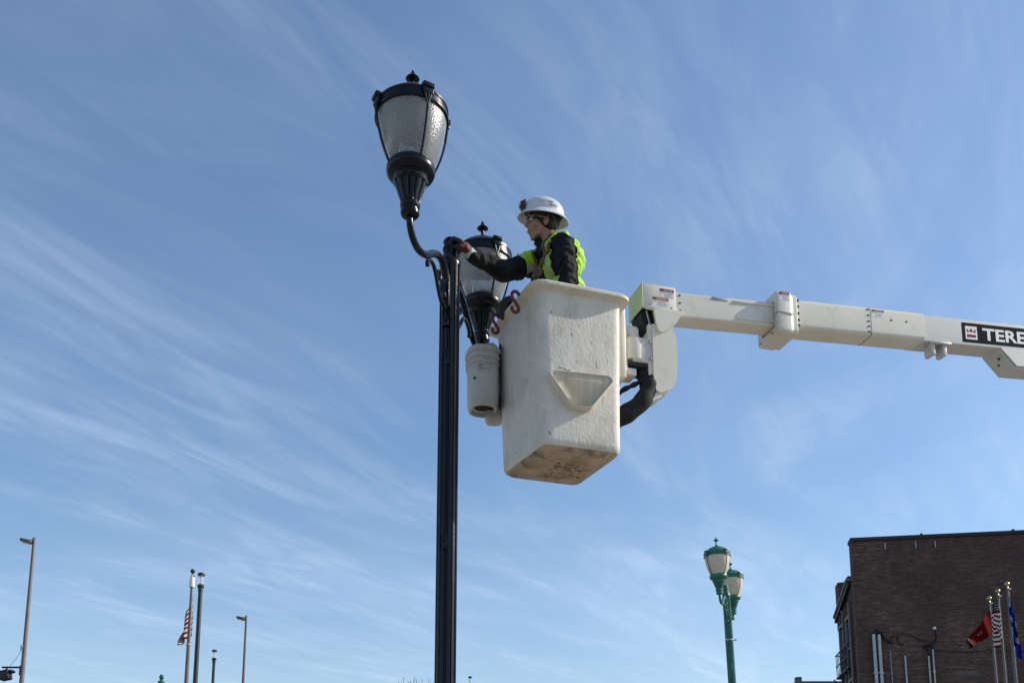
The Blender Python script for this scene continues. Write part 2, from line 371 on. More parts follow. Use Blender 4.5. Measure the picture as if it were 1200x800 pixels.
bm = BM(); prism(bm, [Vector((-.16, .405, 10.60)), Vector((-.16, 3.15, 9.98)), Vector((-.16, 3.15, 10.06)), Vector((-.16, .405, 10.68))], (.3, 0, 0)); prism(bm, [Vector((-.12, .405, 10.42)), Vector((-.12, 3.1, 9.80)), Vector((-.12, 3.1, 9.977)), Vector((-.12, .405, 10.597))], (.1, 0, 0), 1); fixn(bm)
build('cornice', bm, [M_frame, M_tar], bld, False)
bm = BM(); box(bm, (.24, 1.25, WZ+.1), (.5, .7, 1.0), bev=.02); build('chimney', bm, M_brick, bld, False)
bm = BM(); box(bm, (.2, 2.75, WZ-.0), (.5, .55, 1.65), bev=.02); build('chimney', bm, M_brick, bld, False)
for wy in (1.05, 2.3):
    bm = BM(); zc_, hh, ww = 8.45, 2.0, .75
    for (cy, cz, sy, sz) in ((wy-ww/2, zc_, .1, hh), (wy+ww/2, zc_, .1, hh), (wy, zc_+hh/2+.05, ww+.1, .1), (wy, zc_-hh/2-.05, ww+.2, .1), (wy, zc_, ww-.1, .06)):
        box(bm, (-.03, cy, cz), (.1, sy, sz), bev=.005)
    wf = build('window', bm, M_frame, bld, False)
    bm = BM(); box(bm, (-.014, wy, zc_), (.02, ww-.1, hh)); build('pane', bm, M_glasst, wf, False)
for wy in (.5, 1.68):
    bm = BM(); tube(bm, [Vector((-.1, wy, 0)), Vector((-.1, wy, 9.9))], .045, 8); build('drainpipe', bm, M_polegrey, bld)
fz = 7.75; bm = BM()
box(bm, (-.12, 1.7, fz), (.2, 2.3, .05))
for i in range(10): box(bm, (-.2, .6+i*.24, fz+.4), (.02, .02, .8))
for z in (.4, .8): box(bm, (-.2, 1.7, fz+z), (.03, 2.3, .03))
for y in (.6, 1.7, 2.8):
    box(bm, (-.12, y, fz+.8), (.2, .03, .03)); box(bm, (-.12, y, fz-.25), (.04, .04, .6), R=Matrix.Rotation(radians(-40), 3, 'Y'))
for i in range(9): box(bm, (-.13, 2.5-.22*i, fz-.2-.22*i), (.18, .2, .03))
box(bm, (-.2, 1.6, fz-1.1), (.03, 2.2, .06), R=Matrix.Rotation(radians(45), 3, 'X'))
build('fire_escape', bm, M_blackiron, bld, False)
# conduits and cables on the front wall (local: x along wall, -y towards camera)
def conduit(x, top, r, m=M_steel, base=0):
    bm = BM(); tube(bm, [Vector((x, -r-.03, base)), Vector((x, -r-.03, top))], r, 10)
    for z in range(1, int(top)): box(bm, (x, -r-.02, z+.4), (r*3, .03+r, .04))
    build('conduit', bm, m, bld)
conduit(.50, 8.66, .06); conduit(.66, 8.64, .06)
conduit(.99, 8.1, .012); conduit(1.42, 7.93, .032); conduit(2.13, 7.9, .03); conduit(2.27, 8.12, .03)
def cable(pts, r=.018, nm='cable'):
    bm = BM(); tube(bm, spline([Vector((x, y, z)) for x, y, z in pts], 6), r, 6); build(nm, bm, M_rubber, bld)
cable([(.50, -.09, 8.64), (.56, -.16, 8.78), (.68, -.14, 8.70), (.84, -.06, 8.46), (1.0, -.05, 8.42), (1.08, -.08, 8.32)])
cable([(.66, -.09, 8.62), (.72, -.15, 8.72), (.8, -.1, 8.56), (.9, -.05, 8.44), (1.02, -.05, 8.36)])
cable([(.98, -.06, 8.4), (1.1, -.05, 8.6), (1.3, -.05, 8.66), (1.6, -.05, 8.6), (1.95, -.05, 8.43), (2.15, -.05, 8.4)], .012)
cable([(1.24, -.05, 8.6), (1.23, -.08, 8.42), (1.3, -.06, 8.3), (1.4, -.08, 8.3)])
cable([(2.13, -.06, 7.9), (2.1, -.1, 8.1), (2.0, -.06, 8.24), (2.3, -.06, 8.3), (2.4, -.05, 8.5), (2.38, -.04, 8.7)])
cable([(2.27, -.06, 8.1), (2.2, -.12, 8.2), (2.0, -.08, 8.17), (2.25, -.1, 8.24)], .022)
cable([(2.28, -.05, 8.1), (2.9, -.05, 8.02), (4.0, -.05, 8.0), (5.2, -.05, 7.98), (8, -.05, 8.0), (13, -.05, 8.0)], .01)
bm = BM(); box(bm, (2.37, -.06, 8.80), (.09, .12, .09), bev=.02); build('small_white_fixture', bm, M_white, bld)
bm = BM(); box(bm, (.62, -.1, 8.70), (.3, .12, .1), bev=.03); build('weatherhead', bm, M_dark, bld)
bm = BM(); box(bm, (3.2, -.004, 7.33), (.75, .01, .14), bev=.004); box(bm, (3.5, -.006, 7.28), (.4, .01, .1), bev=.004)
build('mortar_patch', bm, mat('mortar_smear', (.13, .11, .095), .9, var=.4, vscale=9), bld, False)
for x in (1.05, 2.0, 2.6):
    bm = BM(); box(bm, (x, -.02, 11.55+.05*sin(x)), (.03, .03, .22)); build('roof_anchor', bm, M_steel, bld, False)

low = thing('flat_roofed_building', 'low flat roofed building with a grey green coping behind the brick building', 'building', (15.6, 46, 0))
bm = BM(); box(bm, (0, 3, 4.75), (4.2, 6, 9.5)); build('wall', bm, M_bricks, low, False)
bm = BM(); box(bm, (0, 3, 9.62), (4.5, 6.3, .24), bev=.02); box(bm, (0, 3, 9.8), (4.3, 6.1, .12), bev=.02); build('coping', bm, M_copper, low, False)
bm = BM(); box(bm, (-1.95, .3, 9.95), (.28, .3, .3), bev=.02); build('roof_vent', bm, M_copper, low, False)

# ------------------------------------------------------------------ lamp posts
ARM = Vector((-.256, -.967, 0)).normalized(); SPAN = .698
def lantern(root, name, off, paint, globem, clear=True, label=None):
    """off: lamp axis position relative to root (local); heights are for a post whose lamp tip is 6.0 m"""
    ox, oy, dz = off; c = (ox, oy, dz)
    bm = BM()   # roof cap and deep band
    lathe(bm, [(.008, 5.848), (.05, 5.845), (.062, 5.840), (.066, 5.830), (.08, 5.826), (.12, 5.813), (.155, 5.790), (.178, 5.767), (.19, 5.750), (.200, 5.745),
               (.206, 5.739), (.206, 5.727), (.201, 5.722), (.201, 5.694), (.208, 5.689), (.208, 5.676), (.197, 5.672), (.191, 5.676), (.189, 5.735), (.12, 5.79), (.01, 5.81)], c, 48)
    top = build('lantern_cap', bm, paint, root, True, 35, label=label)
    bm = BM(); lathe(bm, [(.005, 6.0), (.010, 5.988), (.015, 5.973), (.010, 5.963), (.014, 5.958), (.034, 5.953), (.040, 5.945), (.030, 5.936), (.012, 5.926), (.011, 5.89), (.02, 5.862), (.034, 5.842)][::-1], c, 20)
    build('finial', bm, paint, top)
    bm = BM(); gp = [(.118, 5.385), (.140, 5.44), (.165, 5.51), (.183, 5.58), (.192, 5.64), (.195, 5.685), (.192, 5.73)]
    gp = [(p.x, p.z) for p in spline([Vector((r, 0, z)) for r, z in gp], 3)]
    lathe(bm, gp, c, 48, cap0=False, cap1=False)
    build('globe', bm, globem, top, True, 80)
    for k in range(4):
        a = atan2(ARM.y, ARM.x) + pi/4 + k*pi/2
        d = Vector((cos(a), sin(a), 0)); tdir = Vector((-sin(a), cos(a), 0))
        bm = BM()
        pr_ = [(.214, 5.755), (.215, 5.70), (.212, 5.64), (.2, 5.57), (.178, 5.49), (.152, 5.42), (.132, 5.375)]
        tube(bm, spline([Vector(c)+d*r+Vector((0, 0, z)) for r, z in pr_], 3), .0072, 8)
        for sgn in (-1, 1):
            tube(bm, [Vector(c)+d*.214+tdir*(sgn*.032)+Vector((0, 0, 5.74)), Vector(c)+d*.214+tdir*(sgn*.012)+Vector((0, 0, 5.67)), Vector(c)+d*.213+Vector((0, 0, 5.62))], .006, 6)
        R = Matrix.Rotation(a, 3, 'Z')
        box(bm, Vector(c)+d*.212+Vector((0, 0, 5.742)), (.040, .072, .026), R, bev=.008)
        box(bm, Vector(c)+d*.212+Vector((0, 0, 5.715)), (.022, .062, .04), R, bev=.006)
        build('rib', bm, paint, top)
    fl = lambda a, z: 1 - (.13*max(0, cos(12*a))**2 if 5.165 < z < 5.28 else 0)
    bm = BM(); lathe(bm, [(.018, 5.075), (.045, 5.085), (.052, 5.095), (.052, 5.11), (.046, 5.118), (.046, 5.124), (.054, 5.135), (.056, 5.15), (.050, 5.162), (.054, 5.172),
                          (.062, 5.20), (.074, 5.235), (.084, 5.265), (.087, 5.275), (.094, 5.285), (.098, 5.30), (.092, 5.31), (.096, 5.318), (.118, 5.325), (.130, 5.335),
                          (.136, 5.35), (.136, 5.372), (.130, 5.386), (.118, 5.39), (.112, 5.38)], c, 96, mod=fl)
    build('lamp_holder', bm, paint, top, True, 30)
    bm = BM()
    if clear:
        lathe(bm, [(.06, 5.36), (.062, 5.42), (.058, 5.445), (.03, 5.452)], c, 24)
        build('lamp_base', bm, mat('grey_ballast', (.10, .10, .09), .5), top)
        bm = BM(); cv = Vector(c)
        tube(bm, spline([cv+Vector((-.07, 0, 5.44)), cv+Vector((-.06, 0, 5.52)), cv+Vector((0, .01, 5.56)), cv+Vector((.06, 0, 5.53)), cv+Vector((.07, 0, 5.45))], 5), .0025, 6)
        build('wire_loop', bm, M_steel, top)
    return top
def lamp_post(name, label, loc, extra, paint, globem, clear, arm=ARM, rot=(0, 0, 0), bands=False, group=None):
    root = thing(name, label, 'lamp post', loc, rot, group); e = extra
    PR = .0625
    fl = lambda a, z: 1 - .11*(abs(sin(6*a)) < .55)*1.0 if .95+e*0 < z < 5.215+e else 1
    bm = BM()
    prof = [(.21, .12), (.21, .2), (.19, .22), (.185, .5), (.15, .56), (.12, .62), (.115, .86), (.085, .92), (.066, .96), (PR, 1.0), (PR, 2.5), (PR, 4.0), (PR*.99, 5.205+e),
            (PR*1.04, 5.215+e), (PR*1.05, 5.235+e), (.056, 5.262+e), (.044, 5.285+e), (.043, 5.318+e), (.047, 5.322+e), (.047, 5.338+e), (.040, 5.342+e), (.040, 5.372+e), (.044, 5.376+e),
            (.044, 5.386+e), (.036, 5.39+e), (.032, 5.402+e), (.02, 5.41+e), (.008, 5.413+e)]
    lathe(bm, prof, (0, 0, 0), 96, mod=fl); build('pole', bm, paint, root, True, 25)
    for sgn in (1, -1):
        def q(s, z): return arm*(s*sgn) + Vector((0, 0, z+e))
        bm = BM(); pts = [q(*p) for p in ((.698, 5.10), (.695, 5.04), (.655, 4.992), (.58, 4.972), (.49, 4.992), (.40, 5.042), (.32, 5.10), (.235, 5.145), (.155, 5.16), (.10, 5.135), (.068, 5.08), (.058, 5.0), (.056, 4.93))]
        tube(bm, spline(pts, 5), lambda t: .019 + .007*t, 12); build('arm', bm, paint, root)
        bm = BM(); pts = [q(*p) for p in ((.40, 4.965), (.41, 4.985), (.395, 5.01), (.36, 5.03), (.30, 5.035), (.255, 5.0), (.215, 4.945), (.165, 4.895), (.11, 4.88), (.075, 4.90), (.065, 4.94), (.085, 4.975), (.11, 4.97), (.105, 4.945))]
        tube(bm, spline(pts, 5), .0125, 8)
        pts = [q(.2+.035*cos(t*.5)*(1-t*.05), 5.03+.035*sin(t*.5)*(1-t*.05)) for t in range(14)]
        tube(bm, pts, .008, 8); build('scroll', bm, paint, root)
        bm = BM(); box(bm, arm*(sgn*.06)+Vector((0, 0, 5.01+e)), (.05, .05, .22), Matrix.Rotation(atan2(arm.y, arm.x), 3, 'Z'), bev=.008); box(bm, arm*(sgn*.066)+Vector((0, 0, 4.80+e)), (.035, .04, .05), Matrix.Rotation(atan2(arm.y, arm.x), 3, 'Z'), bev=.008)
        build('arm_bracket', bm, paint, root)
        lantern(root, 'lantern', (arm.x*SPAN*sgn, arm.y*SPAN*sgn, e), paint, globem, clear)
    for z, s_ in ((4.58, .075), (3.42, .075)):
        bm = BM(); box(bm, (-.008, -PR, z), (.03, .012, s_*1.3), bev=.004); box(bm, (-.008, -PR-.008, z+.02), (.018, .01, .03), bev=.003); build('outlet_cover', bm, paint, root)
    if bands:
        for z in (5.02, 4.06, 3.97, 3.8):
            bm = BM(); lathe(bm, [(PR*1.03, z-.012+.0), (PR*1.1, z-.01), (PR*1.1, z+.01), (PR*1.03, z+.012)], (0, 0, 0), 24, cap0=False, cap1=False); box(bm, (.09, -.01, z), (.05, .02, .02), bev=.004)
            build('steel_band', bm, M_steel, root)
    return root
lamp_post('street_lamp', 'tall black twin lantern lamp post with clear globes beside the raised bucket', (-.385, 5.585, 0), 0, M_black, M_globe, True)
lamp_post('street_lamp', 'green twin lantern lamp post with cream globes left of the brick building', (3.60, 15.35, 0), .52, M_green, M_globeop, False,
          arm=Vector((-.36, -.933, 0)).normalized(), rot=(0, radians(-1.6), 0), bands=True)
gp = thing('green_post', 'green post whose round finial just shows at the bottom edge left of the flagpole', 'post', (-.3612*26, 26, 0))
bm = BM(); gt = .1868*26+1.6
lathe(bm, [(.12, 0), (.12, .4), (.06, .5), (.05, gt-.30), (.055, gt-.28), (.085, gt-.26), (.088, gt-.20), (.05, gt-.17), (.025, gt-.15)], (0, 0, 0), 20); build('post', bm, M_green, gp)
bm = BM(); lathe(bm, [(.02, gt-.15), (.05, gt-.13), (.062, gt-.09), (.055, gt-.04), (.02, gt-.01), (.008, gt)], (0, 0, 0), 16); build('finial', bm, M_green, gp)

# ------------------------------------------------------------------ far poles at the left
def tall_light(label, loc, top, extras=False):
    r = thing('parking_lot_light', label, 'light pole', loc, group='tall single head light poles')
    bm = BM(); lathe(bm, [(.16, 0), (.16, .3), (.085, .32), (.075, top*.5), (.045, top)], (0, 0, 0), 16); build('pole', bm, M_polegrey, r)
    bm = BM(); R = Matrix.Rotation(radians(12), 3, 'Y')
    box(bm, (-.12, 0, top-.1), (.24, .07, .08), bev=.02, mi=0); box(bm, (-.22, -.02, top-.12), (.36, .26, .10), R, bev=.03, mi=0)
    h = build('lamp_head', bm, M_polegrey, r)
    bm = BM(); box(bm, (-.24, -.02, top-.175), (.24, .18, .012), R); build('lens', bm, M_white, h, False)
    if extras:
        zb = 7.42
        bm = BM(); box(bm, (-.33, 0, zb), (.62, .05, .05)); box(bm, (-.06, 0, zb-.1), (.05, .1, .3)); box(bm, (-.5, 0, zb-.1), (.04, .04, .2)); b = build('bracket', bm, M_blackiron, r, False)
        bm = BM(); R2 = Matrix.Rotation(radians(-12), 3, 'Y'); box(bm, (-.52, 0, zb-.25), (.30, .3, .30), R2, bev=.03); box(bm, (-.42, 0, zb-.15), (.3, .26, .08), R2, bev=.02)
        build('floodlight', bm, M_blackiron, b)
        bm = BM(); box(bm, (-.06, -.02, 8.08), (.1, .1, .07), bev=.02); box(bm, (-.1, -.02, 8.0), (.04, .04, .14), bev=.01); build('sensor', bm, M_white, r)
        bm = BM(); tube(bm, spline([Vector((-.09, 0, 8.0)), Vector((-.2, 0, 7.75)), Vector((-.38, 0, 7.5)), Vector((-.4, 0, 7.32))], 4), .006, 5); build('cable', bm, M_rubber, r)
    return r
tall_light('tall brown light pole leaning at the far left with a floodlight bracket', (-15.15, 30, 0), 11.6, True)
tall_light('slim brown single head light pole between the flag and the black lamp post', (-11.35, 41, 0), 11.8)
def column_light(label, loc, top):
    r = thing('column_light', label, 'lamp post', loc, group='black column lights with clear lenses')
    bm = BM(); lathe(bm, [(.12, 0), (.12, .5), (.075, .55), (.068, 3), (.052, top-.50), (.06, top-.49), (.06, top-.40), (.08, top-.38), (.085, top-.33), (.06, top-.30)], (0, 0, 0), 20); build('post', bm, M_poleblk, r, True, 30)
    bm = BM(); lathe(bm, [(.058, top-.31), (.066, top-.07)], (0, 0, 0), 20, cap0=False, cap1=False); build('lens', bm, M_clearplast, r)
    bm = BM(); lathe(bm, [(.02, top-.3), (.02, top-.07)], (0, 0, 0), 8); build('lamp', bm, M_white, r)
    bm = BM(); lathe(bm, [(.07, top-.08), (.09, top-.07), (.09, top-.02), (.06, top)], (0, 0, 0), 20); build('cap', bm, M_poleblk, r, True, 30)
column_light('tallest black column light standing right beside the flagpole', (-.3262*24, 24, 0), .2948*24+1.6)
column_light('small black column light right of the flagpole, clear lens and black cap', (-.308*35, 35, 0), .2125*35+1.6)
column_light('tiny black capped column light at the bottom edge right of the black lamp post', (-.0431*43, 43, 0), .1845*43+1.6)

# ------------------------------------------------------------------ flags
def flag_mat(name, fn):
    m = bpy.data.materials.new(name); m.use_nodes = True; t = m.node_tree; b = t.nodes['Principled BSDF']; b.inputs['Roughness'].default_value = 1; b.inputs['Specular IOR Level'].default_value = .1
    a = t.nodes.new('ShaderNodeVertexColor'); a.layer_name = 'dye'; t.links.new(a.outputs['Color'], b.inputs['Base Color']); return m
def us(u, v):
    W = (.72, .70, .68); R_ = (.36, .012, .022); Bl = (.02, .03, .10)
    if u < .4 and v < 7/13:
        k = u/.4*9; j = v/(7/13)*7
        if (k % 1-.5)**2 + (j % 1-.5)**2 < .06: return W
        return Bl
    return R_ if int(v*13) % 2 == 0 else W
def tn(u, v):
    if u > .87: return (.010, .015, .05)
    if u > .845: return (.6, .58, .56)
    d = sqrt(((u-.47)*1.5)**2 + (v-.5)**2)
    if d < .07:
        for k in range(0):
            a = k*2.09+.3
            if ((u-.47)*1.5-.1*cos(a))**2 + (v-.5-.1*sin(a))**2 < .004: return (.6, .58, .56)
        return (.015, .02, .08)
    if d < .09: return (.6, .58, .56)
    return (.34, .010, .020)
def city(u, v):
    d = sqrt(((u-.5)*1.5)**2 + (v-.5)**2)
    if d < .14: return (.5, .08, .03)
    if d < .22: return (.6, .40, .22)
    if d < .36: return (.6, .58, .56)
    return (.012, .11, .45)
def flag(name, root, hoist_top, h, shape, dye, nu=60, nv=44, label=None):
    """shape(u, v) -> offset from hoist_top"""
    bm = BM(); cl = bm.loops.layers.color.new('dye'); P = {}
    for i in range(nu+1):
        for j in range(nv+1): P[i, j] = bm.verts.new(Vector(hoist_top)+shape(i/nu, j/nv))
    for i in range(nu):
        for j in range(nv):
            f = bm.faces.new((P[i, j], P[i, j+1], P[i+1, j+1], P[i+1, j])); c = dye((i+.5)/nu, (j+.5)/nv)
            for l in f.loops: l[cl] = (*[x**(1/2.2) if False else x for x in c], 1)
    me = bpy.data.meshes.new(name); bm.to_mesh(me); bm.free(); me.materials.append(flag_mat(name+'_cloth', None))
    o = link(name, me, root, smooth=True); m = o.modifiers.new('s', 'SOLIDIFY'); m.thickness = .004
    if label: o['label'] = label
    return o
def flag_pole(label, loc, top, ball, polem, r=.05, group=None, disc=False):
    rt = thing('flagpole', label, 'flagpole', loc, group=group)
    bm = BM(); lathe(bm, [(r*1.8, 0), (r*1.8, .1), (r*1.3, .12), (r*1.15, top*.5), (r*.62, top-.12), (r*.5, top-.1)], (0, 0, 0), 16); build('pole', bm, polem, rt)
    bm = BM(); ell_prim(bm, (0, 0, top-.02), (.062, .062, .062)); lathe(bm, [(.02, top-.14), (.03, top-.12), (.015, top-.07)], (0, 0, 0), 10); build('ball', bm, ball, rt)
    bm = BM(); box(bm, (.03, -.02, top-.16), (.07, .05, .05), bev=.01); build('pulley', bm, M_steel, rt)
    bm = BM(); tube(bm, [Vector((r*.6+.01, -.03, top-.16)), Vector((r+.02, -.03, 1.2))], .003, 5); build('halyard', bm, M_labelg, rt)
    return rt
def limp(length, h, sx, sy, swing, folds, amp, sag):
    # cloth gathered in folds below its hoist; the fly end sags
    def f(u, v):
        x = swing*u*(1-.35*(1-v)) ; a = folds*2*pi*u + 1.1*v
        return Vector((x*sx + amp*sin(a)*min(1, 4*u+.2), x*sy + amp*.9*cos(a*1.13)*min(1, 4*u+.1), -v*h - sag*u**.8 - .03*sin(a)))
    return f
# left flagpole
fp = flag_pole('grey flagpole with a white collar at the far left behind a folded striped flag', (-.3354*25, 25, 0), .2975*25+1.6, M_poleblk, M_polegrey, .055)
bm = BM(); T = .2975*25+1.6; lathe(bm, [(.07, T-.46), (.075, T-.43), (.055, T-.15), (.04, T-.13)], (0, 0, 0), 20); build('white_collar', bm, M_white, fp)
bm = BM(); lathe(bm, [(.07, T-2.0), (.075, T-1.99), (.07, T-1.98)], (0, 0, 0), 16); build('flag_snap_ring', bm, M_white, fp)
f0 = flag('flag', None, (0, 0, 0), 1, lambda u, v: Vector((-.02-(.24+.06*v)*u**.8+.03*sin(11*u+2*v), .12+.07*cos(11*u), .36-v*1.05*(1-.70*u)-1.22*u**.9*(1-.15*v)-.02*sin(11*u))), lambda u, v: us(.45+.5*u, v))
f0.location = (-.3354*25-.03, 25.1, T-1.0); tag(f0, 'folded red and white striped flag hanging behind the grey flagpole at left', 'flag', 'national flags with red and white stripes')
# three flagpoles before the brick wall
tops = []
for i, (a, b, lab) in enumerate(((.5189, .2836, 'rightmost of three slim flagpoles before the brick wall, flying the blue flag'),
                                 (.5084, .2758, 'middle of three slim flagpoles before the brick wall, gold ball on top'),
                                 (.4988, .268, 'leftmost of three slim flagpoles before the brick wall, flying the red flag'))):
    Yp = 6.8/b; tops.append((a*Yp, Yp))
    flag_pole(lab, (a*Yp, Yp, 0), 8.4, M_gold, M_flagpole, .036 if i else .044, group='three flagpoles before the brick wall')
(x3, y3), (x2, y2), (x1, y1) = tops
def blueshape(u, v):
    a = 2*pi*2.0*u + .8*v
    return Vector((-.03+(.02+.15*u)*(v*.9+.12)*(1.25-.9*max(0, v-.5))+.02*sin(a)*min(1, 3*u), -.05+.07*cos(a*1.2)*min(1, 3*u), -v*.95-.68*u**.9))
o = flag('flag', None, (0, 0, 0), 1, blueshape, city); o.location = (x3-.02, y3-.10, 8.0)
tag(o, 'blue flag with a red and white centre emblem hanging on the rightmost flagpole', 'flag')
o = flag('flag', None, (0, 0, 0), 1, limp(1.5, .80, -.4, -.3, .40, 2.4, .075, .50), us); o.location = (x2-.10, y2-.08, 8.15)
tag(o, 'red and white striped flag with starred blue corner hanging between two flagpoles', 'flag', 'national flags with red and white stripes')
def redshape(u, v):
    a = 2*pi*1.4*u + 2.2*v; k = (1-u)**.8
    return Vector((-.78*u - .04*sin(a)*u - .06*(1-v)*u, -.25*u+.08*cos(a)*min(1, 3*u), -.04-.98*u**1.1 - v*(.60*k+.08) + .02*sin(a)*u))
o = flag('flag', None, (0, 0, 0), 1, redshape, tn); o.location = (x1-.02, y1-.05, 8.10)
tag(o, 'red flag with a dark blue edge blown out to the left of its flagpole', 'flag')

# ------------------------------------------------------------------ bare tree, only its top shows
tr = thing('bare_tree', 'leafless tree whose twigs just rise over the bottom edge left of the lamp post', 'tree', (-3.85, 39, 0))
segs = []
def grow(p, d, L, r, lvl):
    q = p + d*L; segs.append((p, q, r, r*.7, lvl))
    if lvl >= 6: return
    n = 3 if lvl < 5 else 2
    for k in range(n):
        ax = d.orthogonal().normalized(); ax.rotate(Matrix.Rotation(random.uniform(0, 2*pi), 3, d))
        nd = d.copy(); nd.rotate(Matrix.Rotation(radians(random.uniform(15, 38)), 3, ax)); nd = (nd+Vector((0, 0, .12))).normalized()
        grow(q, nd, L*random.uniform(.68, .86), r*.62, lvl+1)
grow(Vector((0, 0, 0)), Vector((0, 0, 1)), 2.4, .13, 0)
zt = max(s[1].z for s in segs); kz = (.1835*39+1.6)/zt
bt = BM(); bc = BM()
for p, q, a, b, l in segs:
    tube(bt if l < 2 else bc, [Vector((p.x*.8, p.y*.8, p.z*kz)), Vector((q.x*.8, q.y*.8, q.z*kz))], (lambda t, a=a, b=b: a+(b-a)*t), 4 if l > 2 else 8)
build('trunk', bt, M_bark, tr); build('crown', bc, M_bark, tr)

# ------------------------------------------------------------------ boom lift with bucket
TH = radians(17); U = Vector((cos(TH), sin(TH), 0)); V = Vector((-sin(TH), cos(TH), 0)); O = Vector((.2, 5.55, 0))
lift = thing('bucket_lift', 'cream boom arm with an off white work bucket raised beside the black lamp post', 'bucket lift', O, (0, 0, TH))
# everything below in local (s, w, z): s along the boom, w away from the camera
def rquad(c4, r, z, n=5):
    out_ = []
    for i in range(4):
        a = Vector(c4[(i-1) % 4]).to_2d(); b = Vector(c4[i]).to_2d(); c = Vector(c4[(i+1) % 4]).to_2d()
        d1 = (a-b).normalized(); d2 = (c-b).normalized(); p1 = b+d1*r; p2 = b+d2*r
        for k in range(n+1):
            t = k/n; out_.append(((p1*(1-t)+b*t)*(1-t) + (b*(1-t)+p2*t)*t).to_3d() + Vector((0, 0, z)))
    return out_
def offs(c4, o):
    cx = sum(p[0] for p in c4)/4; cy = sum(p[1] for p in c4)/4; r = []
    for p in c4:
        d = Vector((p[0]-cx, p[1]-cy)); r.append((p[0]+o*math.copysign(1, d.x), p[1]+o*math.copysign(1, d.y)))
    return r
Bq = [(-.012, 0), (.508, .004), (.44, .58), (-.112, .57)]
Tq = [(-.045, -.02), (.517, -.008), (.455, .60), (-.145, .60)]
def lerpq(t): return [tuple(b*(1-t)+c*t for b, c in zip(p, q)) for p, q in zip(Bq, Tq)]
bm = BM(); lp = []
zb, zt_ = 4.008, 5.03
for o_, z, r in ((-.085, zb-.002, .03), (-.06, zb+.002, .04), (-.034, zb+.014, .05), (-.012, zb+.034, .06), (-.002, zb+.055, .065), (0, zb+.075, .07)): lp.append(rquad(offs(lerpq(0), o_), r, z, 6))
n0 = len(lp)
for k in range(1, 17):
    t = k/16; lp.append(rquad(lerpq(t), .07, zb+.075+(zt_-.03-zb-.075)*t, 6))
for o_, z, r in ((.006, zt_-.010, .075), (.02, zt_+.000, .085), (.042, zt_+.006, .095), (.052, zt_+.012, .1), (.053, zt_+.028, .1), (.046, zt_+.038, .1), (.02, zt_+.042, .09), (-.004, zt_+.040, .08), (-.01, zt_+.02, .075)):
    lp.append(rquad(offs(Tq, o_), r, z, 6))
for t in (.7, .3, .03): lp.append(rquad(offs(lerpq(t), -.012), .07, zb+.02+(zt_-zb)*t, 6))
V_ = rings(bm, lp, True, True)
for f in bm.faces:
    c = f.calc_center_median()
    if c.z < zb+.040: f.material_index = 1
fixn(bm)
for v in bm.verts:                    # hand laid glass fibre is never quite flat
    if zb+.03 < v.co.z < zt_-.03:
        v.co += Vector((noise.noise(v.co*3)*.003, noise.noise(v.co*3+Vector((9, 0, 0)))*.003, 0))
bk = build('bucket', bm, [M_fib, M_fibdirtbounce], lift, True, 35)
# foothold step moulded on the front face
so_ = [(.0, 4.462), (.03, 4.487), (.405, 4.505), (.43, 4.49), (.432, 4.468), (.29, 4.285), (.275, 4.275), (.16, 4.27), (.145, 4.275)]
cx, cz = .215, 4.42
def sc(k, dz=0): return [(cx+(x-cx)*k, cz+(z-cz)*k+dz) for x, z in so_]
def wallw(x, z): return -.02*(z-4.02)/1.05 + .02*x
def wl(pts, out_): return [Vector((x, wallw(x, z)-(out_(x, z) if callable(out_) else out_), z)) for x, z in pts]
bm = BM()
rec = lambda x, z: .055*max(0, min(1, (z-4.285)/.19))**.8 - .004
lps = [wl(sc(1.02), -.02), wl(sc(1.0), .012), wl(sc(.985), .048), wl(sc(.97), .056), wl(sc(.945), .058), wl(sc(.915, -.002), .053)]
rings(bm, lps, False, False); 
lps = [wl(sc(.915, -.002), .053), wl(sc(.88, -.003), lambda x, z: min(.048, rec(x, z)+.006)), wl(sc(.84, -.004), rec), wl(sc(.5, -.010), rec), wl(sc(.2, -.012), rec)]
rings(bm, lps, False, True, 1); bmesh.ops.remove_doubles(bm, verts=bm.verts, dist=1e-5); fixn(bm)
fh = build('foothold', bm, [M_fib, mat('stained_shaded_recess', (.62, .54, .42), .6, col2=(.48, .40, .30), vscale=5, stretch=(8, 1, .6), dirt=(.2, .15, .1), dscale=6, dlo=.6, dhi=.8, damt=.5)], bk, True, 40)  # streaky stains, plus the shade of the sloped recess painted into the tan
for pts_ in (((.085, 4.535), (.11, 4.533), (.14, 4.528), (.16, 4.529)), ((.215, 4.523), (.235, 4.522), (.255, 4.515)), ((.33, 4.60), (.335, 4.56)), ((.02, 4.12), (.035, 4.10))):
    b2 = BM(); tube(b2, spline([Vector((x, wallw(x, z)+.0005, z)) for x, z in pts_], 5), lambda t: .0022*(.4+abs(sin(9*t))), 5); build('scuff_mark', b2, M_polegrey, bk)
b2 = BM(); rnd = random.Random(3)
for i in range(46):
    x = .08+rnd.random()*.22; y = .18+rnd.random()*.20; x += (y-.18)*.4
    box(b2, (x, y, zb-.0035), (rnd.uniform(.008, .03), .0035, .002), Matrix.Rotation(rnd.uniform(-.5, .9), 3, 'Z'))
sc_ = build('scraped_marks', b2, M_bark, bk, False); sc_['kind'] = 'stuff'
